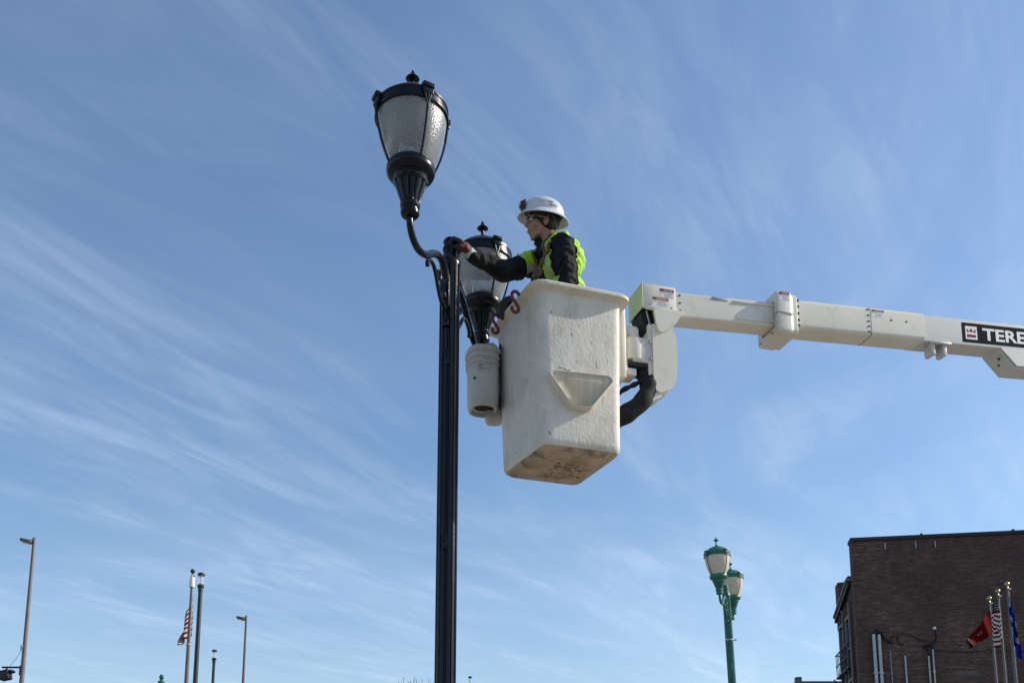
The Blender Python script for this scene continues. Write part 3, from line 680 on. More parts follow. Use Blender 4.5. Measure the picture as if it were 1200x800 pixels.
# mounting plate on the right of the bucket
bm = BM(); box(bm, (.555, .27, 4.83), (.05, .36, .48), bev=.012); box(bm, (.60, .30, 4.86), (.05, .26, .36), bev=.012); build('mounting_plate', bm, M_boom, lift)
bm = BM(); Mx = Matrix.Rotation(pi/2, 3, 'Y')
box(bm, (.64, .24, 4.69), (.10, .12, .05), bev=.008); build('pivot_arm', bm, M_boom, lift)
bm = BM(); box(bm, (.67, .28, 4.99), (.12, .16, .09), bev=.03); build('pivot_cap', bm, M_boom, lift)
bm = BM(); box(bm, (.73, .25, 4.735), (.16, .16, .02), bev=.003); build('drum_shadow_plate', bm, M_dark, lift)  # dark plate added to paint the shadow below the drum
bm = BM()
lathe(bm, [(.098, -.07), (.10, -.065), (.10, .075), (.092, .08)], (.685, .255, 4.845), 40, M=Matrix.Identity(3))
lathe(bm, [(.06, .08), (.06, .12)], (.685, .255, 4.845), 24)
build('rotator_drum', bm, M_boom, lift, True, 35)
bm = BM(); box(bm, (.735, .17, 4.84), (.15, .02, .17), bev=.004); build('drum_flange', bm, M_boomgrey, lift)
for z in (4.90, 4.785):
    bm = BM(); lathe(bm, [(.010, 0), (.010, .006), (.006, .008)], (.778, .16, z), 8, M=Matrix.Rotation(pi/2, 3, 'X')); build('bolt', bm, M_steel, lift)
def xz(pts, w_): return [Vector((x, w_, z)) for x, z in pts]
# big rounded cover behind
cv = [(.795, 5.03), (.94, 5.02), (.962, 4.96), (.970, 4.90), (.962, 4.70), (.952, 4.64), (.925, 4.598), (.86, 4.562), (.835, 4.556), (.81, 4.57), (.795, 4.62)]
bm = BM(); prism(bm, xz(cv, .15), (0, .16, 0)); bevel_all(bm, .012, 3); fixn(bm); build('elbow_cover', bm, M_boom, lift, True, 30)
bm = BM(); prism(bm, xz([(.77, 5.03), (.81, 5.03), (.81, 4.62), (.86, 4.56), (.85, 4.53), (.745, 4.475), (.765, 4.60)], .162), (0, .13, 0)); bevel_all(bm, .006, 2); fixn(bm); build('cover_back', bm, M_boom, lift, True, 30)
# tip housing: hollow box open below at the left
hz0, hz1, hs0, hs1, hw0, hw1 = 5.135, 5.312, .735, .968, .15, .36
bm = BM()
box(bm, ((hs0+hs1)/2, hw0+.006, (hz0+hz1)/2), (hs1-hs0, .012, hz1-hz0), bev=.003); box(bm, ((hs0+hs1)/2, hw1-.006, (hz0+hz1)/2), (hs1-hs0, .012, hz1-hz0), bev=.003)
box(bm, ((hs0+hs1)/2, (hw0+hw1)/2, hz1-.004), (hs1-hs0, hw1-hw0-.004, .012), bev=.003)
box(bm, (hs1-.01, (hw0+hw1)/2, (hz0+hz1)/2-.01), (.012, hw1-hw0-.03, hz1-hz0-.02))
hs = build('tip_housing', bm, M_boom, lift, True, 30)
bm = BM(); box(bm, (hs0-.007, (hw0+hw1)/2, (hz0+hz1)/2), (.012, hw1-hw0+.002, hz1-hz0-.002), bev=.004); build('end_panel', bm, M_lime, hs)
bm = BM(); box(bm, ((hs0+.02+hs1)/2+.015, hw0-.004, hz0+.002), (hs1-hs0-.02+.04, .02, .026), bev=.006); build('trim_strip', bm, M_boom, hs)
bm = BM(); prism(bm, xz([(.752, 5.20), (.83, 5.20), (.83, 4.95), (.79, 4.945), (.74, 5.04), (.735, 5.125), (.752, 5.13)], .19), (0, .15, 0)); fixn(bm); build('cavity_shade_block', bm, M_dark, lift)  # dark block added to paint the shade inside the open cavity
bm = BM()
for a, b in ((.765, .80), (.81, .845)): tube(bm, [Vector((a, .175, 5.13)), Vector((b, .175, 4.98))], .006, 6)
build('guide_rod', bm, M_steel, lift)
fl_ = [(.80, 5.128), (1.0, 5.143), (1.0, 5.118), (.955, 5.045), (.92, 5.01), (.865, 4.975), (.845, 4.972), (.83, 4.985), (.815, 5.03)]
bm = BM(); prism(bm, xz(fl_, .132), (0, .02, 0)); bevel_all(bm, .006, 2); fixn(bm); build('side_flap', bm, M_boom, lift, True, 30)
# warning labels
def label(parent, x0, x1, z0, z1, w_, head, slope=.10, hfrac=.34, nm='warning_label'):
    bm = BM()
    def Q(a, b, c, d, off, mi):
        vs = [bm.verts.new(Vector((x, w_-off, z+slope*(x-x0)))) for x, z in ((a, c), (b, c), (b, d), (a, d))]; bm.faces.new(vs).material_index = mi
    H = z1-z0; W = x1-x0
    Q(x0, x1, z0, z1, .0006, 0); Q(x0, x1, z1-H*hfrac, z1, .0010, 1)
    Q(x0+W*.06, x0+W*.2, z1-H*hfrac*.85, z1-H*hfrac*.15, .0014, 3)
    Q(x0+W*.26, x0+W*.9, z1-H*hfrac*.7, z1-H*hfrac*.3, .0014, 2)
    for k in range(4):
        zz = z0+H*(.1+.13*k); Q(x0+W*(.06 if k > 2 else .3), x0+W*random.uniform(.75, .94), zz, zz+H*.055, .0010, 2)
    return build(nm, bm, [M_labelw, head, M_labelg, M_ink], parent, False)
label(hs, .855, .955, 5.228, 5.293, .15, M_labelr, .04); label(hs, .80, .915, 5.158, 5.225, .15, M_labelo, .04)
for x in (.785, .935):
    bm = BM(); lathe(bm, [(.010, 0), (.010, .006), (.004, .008)], (x, .15, 5.158), 8, M=Matrix.Rotation(pi/2, 3, 'X')); build('bolt', bm, M_labelg, lift)
# boom sections; the boom rises slightly to the right
RISE = radians(4.4)
def boomsec(name, s0, s1, zt0, h, w0, wd, bev, m, parent=lift):
    bm = BM(); L = (s1-s0)/cos(RISE)
    loops = []; q = [(0, 0), (0, wd), (h, wd), (h, 0)]
    prof = rquad([(w0, -h), (w0+wd, -h), (w0+wd, 0), (w0, 0)], bev, 0, 5)
    n = max(2, int(L/.15))
    for k in range(n+1):
        s = s0+(s1-s0)*k/n; zz = zt0+(s-s0)*math.tan(RISE)
        loops.append([Vector((s, p.x, zz+p.y)) for p in prof])
    rings(bm, loops); fixn(bm); return build(name, bm, m, parent, True, 40)
TR = math.tan(RISE)
ztop = lambda s: 5.292 + (s-.996)*TR
inner = boomsec('inner_boom', .955, 2.0, ztop(.955), .178, .155, .14, .016, M_boom)
outer = boomsec('outer_boom', 1.86, 2.94, 5.404-.08*TR, .222, .145, .17, .035, M_boom)
mainb = boomsec('main_boom', 2.90, 6.4, 5.470-.07*TR, .205, .16, .15, .008, M_boomgrey)
# raised strips and slots on the inner boom
bm = BM()
for (a, b, dz) in ((1.40, 1.72, -.028), (1.42, 1.72, -.148)):
    R = Matrix.Rotation(-RISE, 3, 'Y'); box(bm, ((a+b)/2, .152, ztop((a+b)/2)+dz), (b-a, .008, .016), R, bev=.003)
build('guide_rail', bm, M_boom, inner)
bm = BM(); box(bm, (1.30, .1535, ztop(1.3)-.018), (.12, .004, .020), Matrix.Rotation(-RISE, 3, 'Y'), bev=.0015); build('slot_plate', bm, M_labelg, inner)
for dz in (-.03, -.085, -.14):
    bm = BM(); lathe(bm, [(.007, 0), (.007, .003)], (1.0, .155, 5.30+dz), 8, M=Matrix.Rotation(pi/2, 3, 'X')); build('bolt', bm, M_dark, lift)
# collar
bm = BM()
cs0, cs1, cw0, cw1, cz0, cz1 = 1.708, 1.815, .10, .365, 5.105, 5.412
R = Matrix.Rotation(-RISE*.4, 3, 'Y')
cpr = rquad([(cw0, cz0), (cw1, cz0), (cw1, cz1), (cw0, cz1)], .03, 0, 4)
ipr = rquad([(.148, 5.158), (.315, 5.158), (.315, 5.352), (.148, 5.352)], .01, 0, 4)
def cl_(pr_, s, k=1.0, dz=0): 
    cy, cz_ = .2325, 5.2585
    return [Vector((s, cy+(p.x-cy)*k, cz_+(p.y-cz_)*k+dz)) for p in pr_]
rings(bm, [cl_(ipr, 1.78), cl_(ipr, cs0), cl_(cpr, cs0, .985), cl_(cpr, cs0+.008), cl_(cpr, cs1-.008), cl_(cpr, cs1, .985), cl_(cpr, cs1+.004, .965), cl_(cpr, cs1+.02, .955), cl_(cpr, cs1+.045, .955), cl_(cpr, cs1+.05, .93), cl_(ipr, cs1+.05)], False, True)
fixn(bm); collar = build('boom_collar', bm, M_boom, lift, True, 30)
bm = BM(); box(bm, (1.765, .098, 5.247), (.14, .006, .005), bev=.001); box(bm, (cs0-.001, .17, 5.247), (.006, .14, .005)); build('seam', bm, M_labelg, collar)
label(collar, 1.722, 1.80, 5.335, 5.398, .1, M_labelr, .05)
for w_, z in ((.22, 5.375), (.18, 5.13), (.33, 5.13)):
    bm = BM(); lathe(bm, [(.008, 0), (.008, .01)], (cs0, w_, z), 8, M=Matrix.Rotation(-pi/2, 3, 'Y')); build('bolt', bm, M_steel, lift)
for dz in (-.02, -.065, -.115, -.165, -.205):
    bm = BM(); lathe(bm, [(.010, 0), (.010, .004), (.004, .006)], (1.895, .145, 5.405+dz), 8, M=Matrix.Rotation(pi/2, 3, 'X')); build('bolt', bm, M_dark, lift)
# band joint on the outer boom
def seam_ring(s, name, wgap=.004):
    bm = BM(); zz = 5.404+(s-1.94)*TR; pr_ = rquad([(.143, zz-.224), (.317, zz-.224), (.317, zz+.002), (.143, zz+.002)], .036, 0, 5)
    rings(bm, [[Vector((s+d, p.x, p.y)) for p in pr_] for d in (0, wgap)], False, False); build(name, bm, M_dark, outer)
seam_ring(2.485, 'joint_seam')
for dz in (-.035, -.08, -.125, -.165, -.205):
    bm = BM(); box(bm, (2.468, .1455, 5.404+.53*TR+dz+.01), (.02, .008, .008), bev=.002); build('bolt', bm, M_dark, lift)
label(outer, 2.50, 2.60, 5.37, 5.425, .145, M_labelr, TR, .3)
for s in (2.66, 2.79):
    bm = BM(); lathe(bm, [(.007, 0), (.007, .002)], (s, .145, 5.355+(s-2.48)*TR), 8, M=Matrix.Rotation(pi/2, 3, 'X')); build('bolt', bm, M_dark, lift)
# main boom details
mtop = lambda s: 5.470+(s-2.97)*TR
bm = BM(); Rr = Matrix.Rotation(-RISE, 3, 'Y')
box(bm, (3.09, .155, mtop(3.09)-.212), (.16, .02, .016), Rr, bev=.003)
for s in (3.02, 3.12): box(bm, (s, .20, mtop(s)-.25), (.035, .08, .10), bev=.006)
box(bm, (3.07, .22, mtop(3.07)-.255), (.12, .03, .02)); build('hose_clamp', bm, M_boomgrey, mainb)
bm = BM(); prism(bm, [Vector((s, .17, mtop(s)+z)) for s, z in ((3.60, -.203), (3.74, -.35), (5.0, -.35), (5.0, -.203))], (0, .15, 0)); bevel_all(bm, .006, 2); fixn(bm)
prism(bm, [Vector((s, .157, mtop(s)+z)) for s, z in ((3.62, -.196), (3.76, -.335), (5.0, -.335), (5.0, -.196))], (0, .012, 0)); build('boom_bracket', bm, M_boomgrey, lift, True, 30)
for s in (3.655, 3.70):
    bm = BM(); lathe(bm, [(.009, 0), (.009, .012)], (s-.01, .2+.05*(s > 3.68), mtop(s)-.27-.02*(s > 3.68)), 8, M=Matrix.Rotation(-pi/2, 3, 'Y')); build('bolt', bm, M_dark, lift)
def bp(s, dz, off): return Vector((s, .16-off, mtop(s)+dz))
bm = BM(); bm.faces.new([bm.verts.new(bp(s, z, .0007)) for s, z in ((3.285, -.182), (4.7, -.182), (4.7, -.026), (3.285, -.026))]); build('lettering_panel', bm, M_navy, mainb, False)
bm = BM(); bm.faces.new([bm.verts.new(bp(s, z, .0012)) for s, z in ((3.315, -.156), (3.42, -.156), (3.42, -.052), (3.315, -.052))])
build('emblem_square', bm, M_labelw, mainb, False)
bm = BM(); ex, ez, eu = 3.3675, -.104, .04
for poly in (((-1, -.9), (1, -.9), (1, -.35), (-1, -.35)), ((-1, -.28), (-.55, .1), (0, -.28)), ((0, -.28), (.55, .1), (1, -.28)),
             ((-.42, .45), (0, .05), (.42, .45), (0, .9)), ((-1, .02), (-.5, .35), (-1, .8)), ((1, .8), (.5, .35), (1, .02))):
    if poly[1] in ((-.55, .1), (.55, .1)): continue
    bm.faces.new([bm.verts.new(bp(ex+x*eu, ez+z*eu, .0018)) for x, z in poly])
for sx in (-1, 1): bm.faces.new([bm.verts.new(bp(ex+x*eu, ez+z*eu, .0018)) for x, z in ((sx*.9, -.1), (sx*.5, .33), (sx*.1, -.0), (sx*.35, .25))])
build('emblem', bm, M_logored, mainb, False)
me = text_mesh('TEREX', .132, .0035)
xs = [v.co.x for v in me.vertices]; x0_ = min(xs); 
for v in me.vertices:
    s = 3.47+(v.co.x-x0_)*1.36; v.co = bp(s, -.150+v.co.y, .0014)
me.materials.append(M_labelw); link('lettering', me, mainb)
# black hoses at the bucket side
bm = BM()
P_ = [Vector(p) for p in ((.76, .24, 4.74), (.785, .22, 4.67), (.775, .20, 4.58), (.72, .20, 4.49), (.64, .22, 4.42), (.56, .26, 4.375), (.48, .40, 4.36))]
pts = spline(P_, 6)
lp_r = lambda t: .060+.003*sin(t*30)
tube(bm, pts, lp_r, 14); 
for v in bm.verts: v.co += noise.noise_vector(v.co*18)*.004
tube(bm, spline([Vector(p) for p in ((.77, .22, 4.70), (.73, .2, 4.645), (.67, .2, 4.605), (.60, .22, 4.565), (.54, .28, 4.50))], 6), lambda t: .016+.003*sin(30*t), 10)
build('hydraulic_hose', bm, M_rubber, lift)

# ------------------------------------------------------------------ red S hooks on the lip
def shook(label, pos, k=1.0):
    r = thing('s_hook', label, 'hook', pos, (0, 0, radians(20)), 'red S hooks on the bucket lip')
    pts = [Vector(p)*k for p in ((.0, -.01, -.03), (-.028, -.005, -.015), (-.03, 0, .015), (-.008, 0, .035), (.018, .0, .028), (.03, 0, .0))]
    up = [(.022, .0, .028), (.012, .0, .045), (-.010, 0, .052), (-.030, 0, .040), (-.034, 0, .015), (-.020, 0, -.012), (.0, 0, -.036), (.016, 0, -.058), (.018, 0, -.082), (.002, 0, -.098), (-.02, 0, -.097), (-.034, 0, -.082), (-.034, 0, -.062)]
    bm = BM(); tube(bm, spline([Vector((p[0]*.82, p[1], p[2]*.92))*k for p in up], 5), .0105*k, 10); build('hook', bm, M_red, r)
shook('upper dark red S hook hanging on the bucket lip nearer the worker', at(605, 350, 5.60))
shook('lower dark red S hook hanging on the bucket lip above the tool pail', at(581.5, 376, 5.90), .95)
# dark padded loop over the lip
r = thing('tool_strap', 'dark brown strap looped over the bucket lip between the two red hooks', 'strap', at(592, 360, 5.86))
bm = BM(); tube(bm, spline([Vector(p) for p in ((.05, .0, .045), (.02, .0, .045), (-.01, 0, .015), (-.018, 0, -.02), (-.01, 0, -.05), (.0, 0, -.06))], 5), .034, 12, flat=.9); build('strap', bm, mat('brown_leather', (.03, .018, .012), .7), r)

# ------------------------------------------------------------------ pale tool pail
PC = Vector((-.19, 6.02, 4.40))
pail = thing('tool_pail', 'pale oval plastic tool pail hung on the left side of the bucket', 'pail', PC + Vector((0, 0, .064))); pail.scale = (1.04, 1.04, .87)
def oval(a, b, z, n=40, e=2.6, rot=.3):
    out_ = []
    for i in range(n):
        t = 2*pi*i/n; x = a*math.copysign(abs(cos(t))**(2/e), cos(t)); y = b*math.copysign(abs(sin(t))**(2/e), sin(t))
        out_.append(Vector((x*cos(rot)-y*sin(rot), x*sin(rot)+y*cos(rot), z)))
    return out_
bm = BM(); lp = [oval(.05, .06, .035), oval(.068, .08, .03), oval(.070, .082, .0), oval(.082, .095, .002), oval(.092, .105, .025), oval(.095, .108, .06)]
for z, g_ in ((.33, 0), (.335, .008), (.345, .008), (.35, 0), (.375, .002), (.38, .01), (.392, .01), (.396, .002), (.425, .003), (.43, .013), (.46, .014), (.47, .008), (.472, -.004), (.2, -.012), (.06, -.015)):
    lp.append(oval(.095+g_+.004*z, .108+g_, z))
rings(bm, lp, True, True)
setmat([f for f in bm.faces if f.calc_center_median().z < .036 and f.calc_center_median().xy.length < .066], 1)
fixn(bm); build('shell', bm, [M_pail, M_dark], pail, True, 40)
def surf(x, z, off=.003): # front surface of the pail at sideways x
    a, b = .097, .110; rot = .3
    best = None
    for i in range(720):
        t = 2*pi*i/720; X = a*math.copysign(abs(cos(t))**(2/2.6), cos(t)); Y_ = b*math.copysign(abs(sin(t))**(2/2.6), sin(t))
        p = Vector((X*cos(rot)-Y_*sin(rot), X*sin(rot)+Y_*cos(rot), z))
        if p.y < 0 and (best is None or abs(p.x-x) < abs(best.x-x)): best = p
    return best + Vector((0, -off, 0))
def outline(pts, nm):
    bm = BM(); P2 = [surf(x, z) for x, z in pts]
    for a, b in zip(P2, P2[1:]+P2[:1]): tube(bm, [a, (a+b)/2+Vector((0, -.002, 0)), b], .0015, 4)
    build(nm, bm, M_faint, pail)
outline([(.027, .40), (.052, .375), (.027, .35), (.002, .375)], 'faded_diamond_mark')
outline([(-.022, .31), (.058, .325), (.058, .285), (-.022, .27)], 'faded_label_mark')
outline([(-.018, .303), (.0, .306), (.0, .28), (-.018, .277)], 'faded_symbol_mark')
bm = BM(); ell_prim(bm, surf(-.05, .205), (.008, .006, .010)); build('drain_hole', bm, M_dark, pail)
bm = BM(); box(bm, (.108, -.03, .26), (.012, .05, .50), bev=.004); build('hanging_strap', bm, M_rubber, pail)
bm = BM()
for (x, y, h_, a) in ((.03, .0, .10, .5), (.07, .02, .09, -.2), (.05, -.03, .07, .9)): box(bm, (x, y, .48+h_*.2), (.05, .03, h_), Matrix.Rotation(a, 3, 'Y'), bev=.006)
build('folded_rag', bm, M_pail, pail)
hol = thing('tool_holster', 'small cream tool holster tucked under the pail against the bucket', 'holster', at(577, 495, 6.12))
bm = BM(); box(bm, (.01, 0, .09), (.12, .12, .20), bev=.035, seg=4); build('pouch', bm, M_pail, hol)
bm = BM(); box(bm, (-.015, -.02, .185), (.05, .05, .03), bev=.005); build('tool_tip', bm, M_dark, hol)

# ------------------------------------------------------------------ worker
floor = Vector((.34, 5.88, 4.075))
man = thing('person', 'worker in a white hard hat and yellow safety vest reaching from bucket to lamp post', 'person', floor)
Fw = Vector((-.89, -.455, 0)).normalized(); Rt = Vector((Fw.y, -Fw.x, 0))
nb = at(649, 285, 5.85)                 # base of the neck
nb = Vector((nb.x, nb.y, nb.z))
shR = nb + Rt*.165 - Vector((0, 0, .06)) + Fw*.04; shL = nb - Rt*.16 - Vector((0, 0, .12)) + Fw*.025
chest = nb - Vector((-.015, -.01, .20)); pelvis = Vector((floor.x+.0, floor.y, 5.0)); waist = (chest+pelvis)/2
elR = at(589, 318, 5.80); wrR = at(553, 298, 5.62)
elL = shL + Vector((.03, -.02, -.28)); wrL = elL + Vector((-.16, .02, -.06))
def cc(a, b, ra, rb): return ('c', a, b, ra, rb)
hf = Vector((-.965, -.262, -.02)).normalized(); hr = Vector((hf.y, -hf.x, 0)).normalized(); hu = hr.cross(hf)
hr = Matrix.Rotation(radians(-14), 3, hf) @ hr; hu = Matrix.Rotation(radians(-14), 3, hf) @ hu

hc = at(634.5, 263, 5.84)               # head centre
HM = Matrix((hr, hf, hu)).transposed()
def H(r_, f_, u_): return hc + hr*r_ + hf*f_ + hu*u_
# one continuous body
hipL = pelvis - Rt*.09; hipR = pelvis + Rt*.09
prims = [('e', H(0, -.018, .028), (.074, .092, .088), HM), ('e', H(0, .02, -.03), (.062, .07, .075), HM),
         ('e', H(0, .052, -.086), (.026, .020, .022), HM), ('e', H(0, .02, -.066), (.054, .060, .034), HM), ('e', H(0, .062, -.052), (.028, .022, .03), HM),
         cc(H(0, .084, .018), H(0, .103, -.022), .009, .0125), ('e', H(.010, .09, -.027), (.009, .010, .007), HM), ('e', H(-.010, .09, -.027), (.009, .010, .007), HM),
         cc(H(-.032, .074, .034), H(.032, .074, .034), .012, .012), ('e', H(0, .083, -.052), (.022, .010, .006), HM), ('e', H(0, .080, -.063), (.019, .010, .0065), HM),
         cc(H(-.05, .035, -.078), H(0, .055, -.095), .014, .017), cc(H(.05, .035, -.078), H(0, .055, -.095), .014, .017),
         ('e', H(-.045, .048, -.02), (.022, .03, .03), HM), ('e', H(.045, .048, -.02), (.022, .03, .03), HM),
         cc(H(0, -.02, -.05), nb+Vector((0, 0, .0)), .056, .060), cc(nb, chest, .07, .10)]
for sx in (-1, 1): prims += [('e', H(sx*.074, -.008, -.002), (.010, .016, .030), HM), ('e', H(sx*.079, -.018, .008), (.006, .014, .022), HM)]
prims += [cc(shR, shL, .05, .05), cc(chest+Rt*.07, chest-Rt*.07, .095, .095), cc(chest, waist, .10, .095), cc(waist+Rt*.05, waist-Rt*.05, .09, .09), cc(waist, pelvis, .09, .10), cc(hipL, hipR, .095, .095),
          cc(shR, elR, .048, .038), cc(elR, wrR, .038, .026), cc(shL, elL, .048, .038), cc(elL, wrL, .038, .026)]
for hp, sx in ((hipL, -1), (hipR, 1)):
    fo = Vector((floor.x, floor.y, floor.z)) + Rt*(.10*sx)
    kn = (hp+fo)/2 + Fw*.03
    prims += [cc(hp, kn, .082, .055), cc(kn, fo+Vector((0, 0, .09)), .052, .036), cc(fo+Vector((0, 0, .045))-Fw*.03, fo+Vector((0, 0, .035))+Fw*.13, .04, .032)]
# hands: left hand resting inside bucket, right hand gripping the post top
def hand(wr, palm, kn_dir, across, curl, s=1.0, fingers=None):
    pr_ = []
    kn = palm + kn_dir*.04*s
    pr_.append(cc(wr, palm, .026*s, .028*s))
    for k in range(4):
        o_ = across*((k-1.5)*.021*s)
        base = kn+o_; pr_.append(cc(palm+o_*.8, base, .017*s, .0115*s))
        L = (.040, .046, .043, .033)[k]*s
        d1 = (kn_dir+curl*.45).normalized(); d2 = (kn_dir*.3+curl).normalized(); d3 = (-kn_dir*.4+curl).normalized()
        a = base+d1*L; b = a+d2*L*.62; c = b+d3*L*.45
        pr_ += [cc(base, a, .0112*s, .0102*s), cc(a, b, .0102*s, .0092*s), cc(b, c, .0092*s, .0082*s)]
    th = palm - across*.03*s - kn_dir*.015*s
    t1 = th + (kn_dir*.6-across*.5+curl*.5).normalized()*.036*s; t2 = t1 + (kn_dir*.7+curl*.7).normalized()*.028*s
    pr_ += [cc(palm-kn_dir*.02*s, th, .018*s, .016*s), cc(th, t1, .0135*s, .012*s), cc(t1, t2, .012*s, .0095*s)]
    return pr_
palm = at(545, 289.5, 5.57)
kd = (at(531, 273, 5.55)-palm).normalized()
acr = kd.cross(Vector((0, -1, .2))).normalized(); acr = (acr*.35+Vector((0, 1, 0))*.94).normalized(); acr = (acr-kd*acr.dot(kd)).normalized()
crl = Vector((-.60, .35, -.70)).normalized()
handR = hand(wrR, palm, kd, acr, crl, 1.0)
kdL = (wrL-elL).normalized()
handL = hand(wrL, wrL+kdL*.06, kdL, Vector((0, 0, 1)), Vector((-.2, .9, -.3)).normalized(), .95)
bodyb = fuse(prims+handR+handL, .0042, 3, .5)
bodyb = build('body', bodyb, M_skin, man, True, None, base=floor)
# clothing: jacket
def jac(ex):
    return [cc(shR, shL, .072+ex, .072+ex), cc(chest+Rt*.085, chest-Rt*.085, .115+ex, .115+ex), cc(chest+Rt*.07+Vector((0, 0, .1)), chest-Rt*.07+Vector((0, 0, .1)), .09+ex, .09+ex),
            cc(chest-Fw*.01, waist-Fw*.01, .130+ex, .122+ex), cc(chest-Fw*.025+Rt*.09+Vector((0, 0, .03)), chest-Fw*.025-Rt*.10+Vector((0, 0, .03)), .105+ex, .105+ex), cc(nb-Fw*.04-Rt*.10-Vector((0, 0, .09)), nb-Fw*.04+Rt*.10-Vector((0, 0, .07)), .07+ex, .07+ex), cc(waist+Rt*.07, waist-Rt*.07, .115+ex, .115+ex), cc(waist, pelvis-Vector((0, 0, .02)), .12+ex, .12+ex), cc(pelvis+Rt*.08, pelvis-Rt*.08, .12+ex, .12+ex)]
arms = [cc(shR, elR, .078, .064), cc(elR, wrR+(elR-wrR)*.02, .064, .044), cc(shL, elL, .076, .060), cc(elL, wrL, .060, .042)]
upn = H(0, -.028, -.085)
coll = [cc(nb-Rt*.02-Vector((0, 0, .04)), nb+Rt*.02-Vector((0, 0, .04)), .085, .085), cc(nb-Fw*.03, upn-Fw*.012-Vector((0, 0, .02)), .074, .066), cc(nb+Fw*.045+Rt*.055+Vector((0, 0, .0)), nb+Fw*.075+Rt*.05+Vector((0, 0, .035)), .04, .036),
        cc(nb-Rt*.06-Fw*.03, H(-.0, -.075, -.075), .045, .030)]
jb = fuse(jac(0)+arms+coll, .006, 5, .5)
# neck opening and creases
axu = (upn-nb).normalized()
kill = [v for v in jb.verts if ((v.co-(upn+Vector((0, 0, .03))+hf*.02)).length < .075)]
def sleeve_fold(co):
    n_ = noise.noise(Vector((co.x*13+co.z*8, co.y*6, co.z*17))); d = (.5-abs(n_)*2.2)*.013 + noise.noise(co*9)*.007 + (.5-abs(noise.noise(co*31))*2)*.003
    return d
jb.normal_update()
for v in jb.verts: v.co += v.normal*sleeve_fold(v.co)
# face / throat opening: drop jacket faces in front of the throat
thr = H(0, .03, -.10)
dead = [v for v in jb.verts if (v.co-upn).dot(Vector((0, 0, 1))) > .012 and (v.co-nb).length < .2 or ((v.co-(nb+hf*.055+hr*(-.035)+Vector((0, 0, .045)))).length < .05)]
bmesh.ops.delete(jb, geom=dead, context='VERTS')
jvest = jb.copy(); jstrap = jb.copy()
jo = build('jacket', jb, M_jacket, man, True, None, base=floor); jo.modifiers.new('s', 'SOLIDIFY').thickness = .006
# vest from the same surface, masked in torso coordinates
def tc_(co):
    d = co-nb; return d.dot(Rt), d.dot(Fw), d.z
jvest.normal_update()
rm = []
for v in jvest.verts:
    x, y, z = tc_(v.co); ax = abs(x)
    # strap width at the shoulder, widening below the armpit
    arm_h = .128 if z > -.14 else .128+min(.08, (-.14-z)*1.0)
    if x > 0 and y > 0: arm_h = .112
    if x < 0 and z > -.13: arm_h = .150
    if y < -.045: arm_h = .26 if z < -.05 else .19
    elif y < 0: arm_h += .03
    keep = ax < arm_h and z < .03
    neck = .082 if z > -.03 else .082-(-.03-z)*.26
    if y > -.02 and ax < max(.036, neck): keep = False
    if y <= -.02 and z > -.06 and ax < .075: keep = False
    if z < -.55: keep = False
    # arms are not part of the vest
    if ax > .21 and y > -.05: keep = False
    if ax > .152 and z > -.16 and y > -.045: keep = False
    if (v.co-elR).length < .17 or (v.co-wrR).length < .3: keep = False
    if x < 0 and y > -.02 and (v.co-(shL+elL)/2).length < .125 and ax > .12: keep = False
    if not keep: rm.append(v)
    else: v.co += v.normal*.010
bmesh.ops.delete(jvest, geom=rm, context='VERTS')
for f in jvest.faces:
    x, y, z = tc_(f.calc_center_median())
    f.material_index = 1 if (y > 0 and (.073 < x < .112 or -.075 > x > -.10) and z < -.085) else 0
vo = build('safety_vest', jvest, [M_vest, M_silverst], man, True, None, base=floor); vo.modifiers.new('s', 'SOLIDIFY').thickness = .004
# harness webbing
jstrap.normal_update(); rm = []
for v in jstrap.verts:
    x, y, z = tc_(v.co); k = False
    if y > .0 and z < -.06:
        if abs(abs(x)-(.052+.03*(z+.25))) < .017 and z > -.22: k = True       # shoulder straps
        if abs(z+.20-.55*(-x-.0)) < .026 and -.16 < x < .02: k = True        # diagonal chest strap
        if abs(z+.235) < .02 and -.02 < x < .12: k = True
    if abs(x) > .15 or (v.co-wrR).length < .34 or (v.co-elR).length < .2: k = False
    if k: v.co += v.normal*.017
    else: rm.append(v)
bmesh.ops.delete(jstrap, geom=rm, context='VERTS')
hb = build('harness', jstrap, M_strap, man, True, None, base=floor); hb.modifiers.new('s', 'SOLIDIFY').thickness = .004
pc = at(630.5, 318.5, 5.62); bm = BM(); lathe(bm, [(.012, -.004), (.024, -.004), (.030, .002), (.026, .008), (.01, .01)], pc, 16, M=(CAM-pc).to_track_quat('Z', 'Y').to_matrix())
build('chest_buckle', bm, M_ring, man, base=floor)
# coiled radio cord by the left shoulder
bm = BM(); a_ = at(664, 300, 5.60); b_ = at(652, 322, 5.60); pts = []
for i in range(90):
    t = i/89; p = a_.lerp(b_, t); pts.append(p+Vector((.011*cos(i*1.1), .011*sin(i*1.1), 0)))
tube(bm, pts, .004, 5); build('coiled_cord', bm, M_navy, man, base=floor)
# trousers and boots (inside the bucket)
tro = []
for hp, sx in ((hipL, -1), (hipR, 1)):
    fo = floor + Rt*(.10*sx); kn = (hp+fo)/2+Fw*.03
    tro += [cc(hp, kn, .105, .075), cc(kn, fo+Vector((0, 0, .12)), .075, .06)]
tro.append(cc(hipL, hipR, .11, .11))
build('trousers', fuse(tro, .010, 3), M_jeans, man, True, None, base=floor)
for sx in (-1, 1):
    fo = floor + Rt*(.10*sx); build('boot', fuse([cc(fo+Vector((0, 0, .05))-Fw*.03, fo+Vector((0, 0, .045))+Fw*.14, .05, .042), cc(fo+Vector((0, 0, .05)), fo+Vector((0, 0, .16)), .052, .055)], .008, 2), M_dark, man, True, None, base=floor)
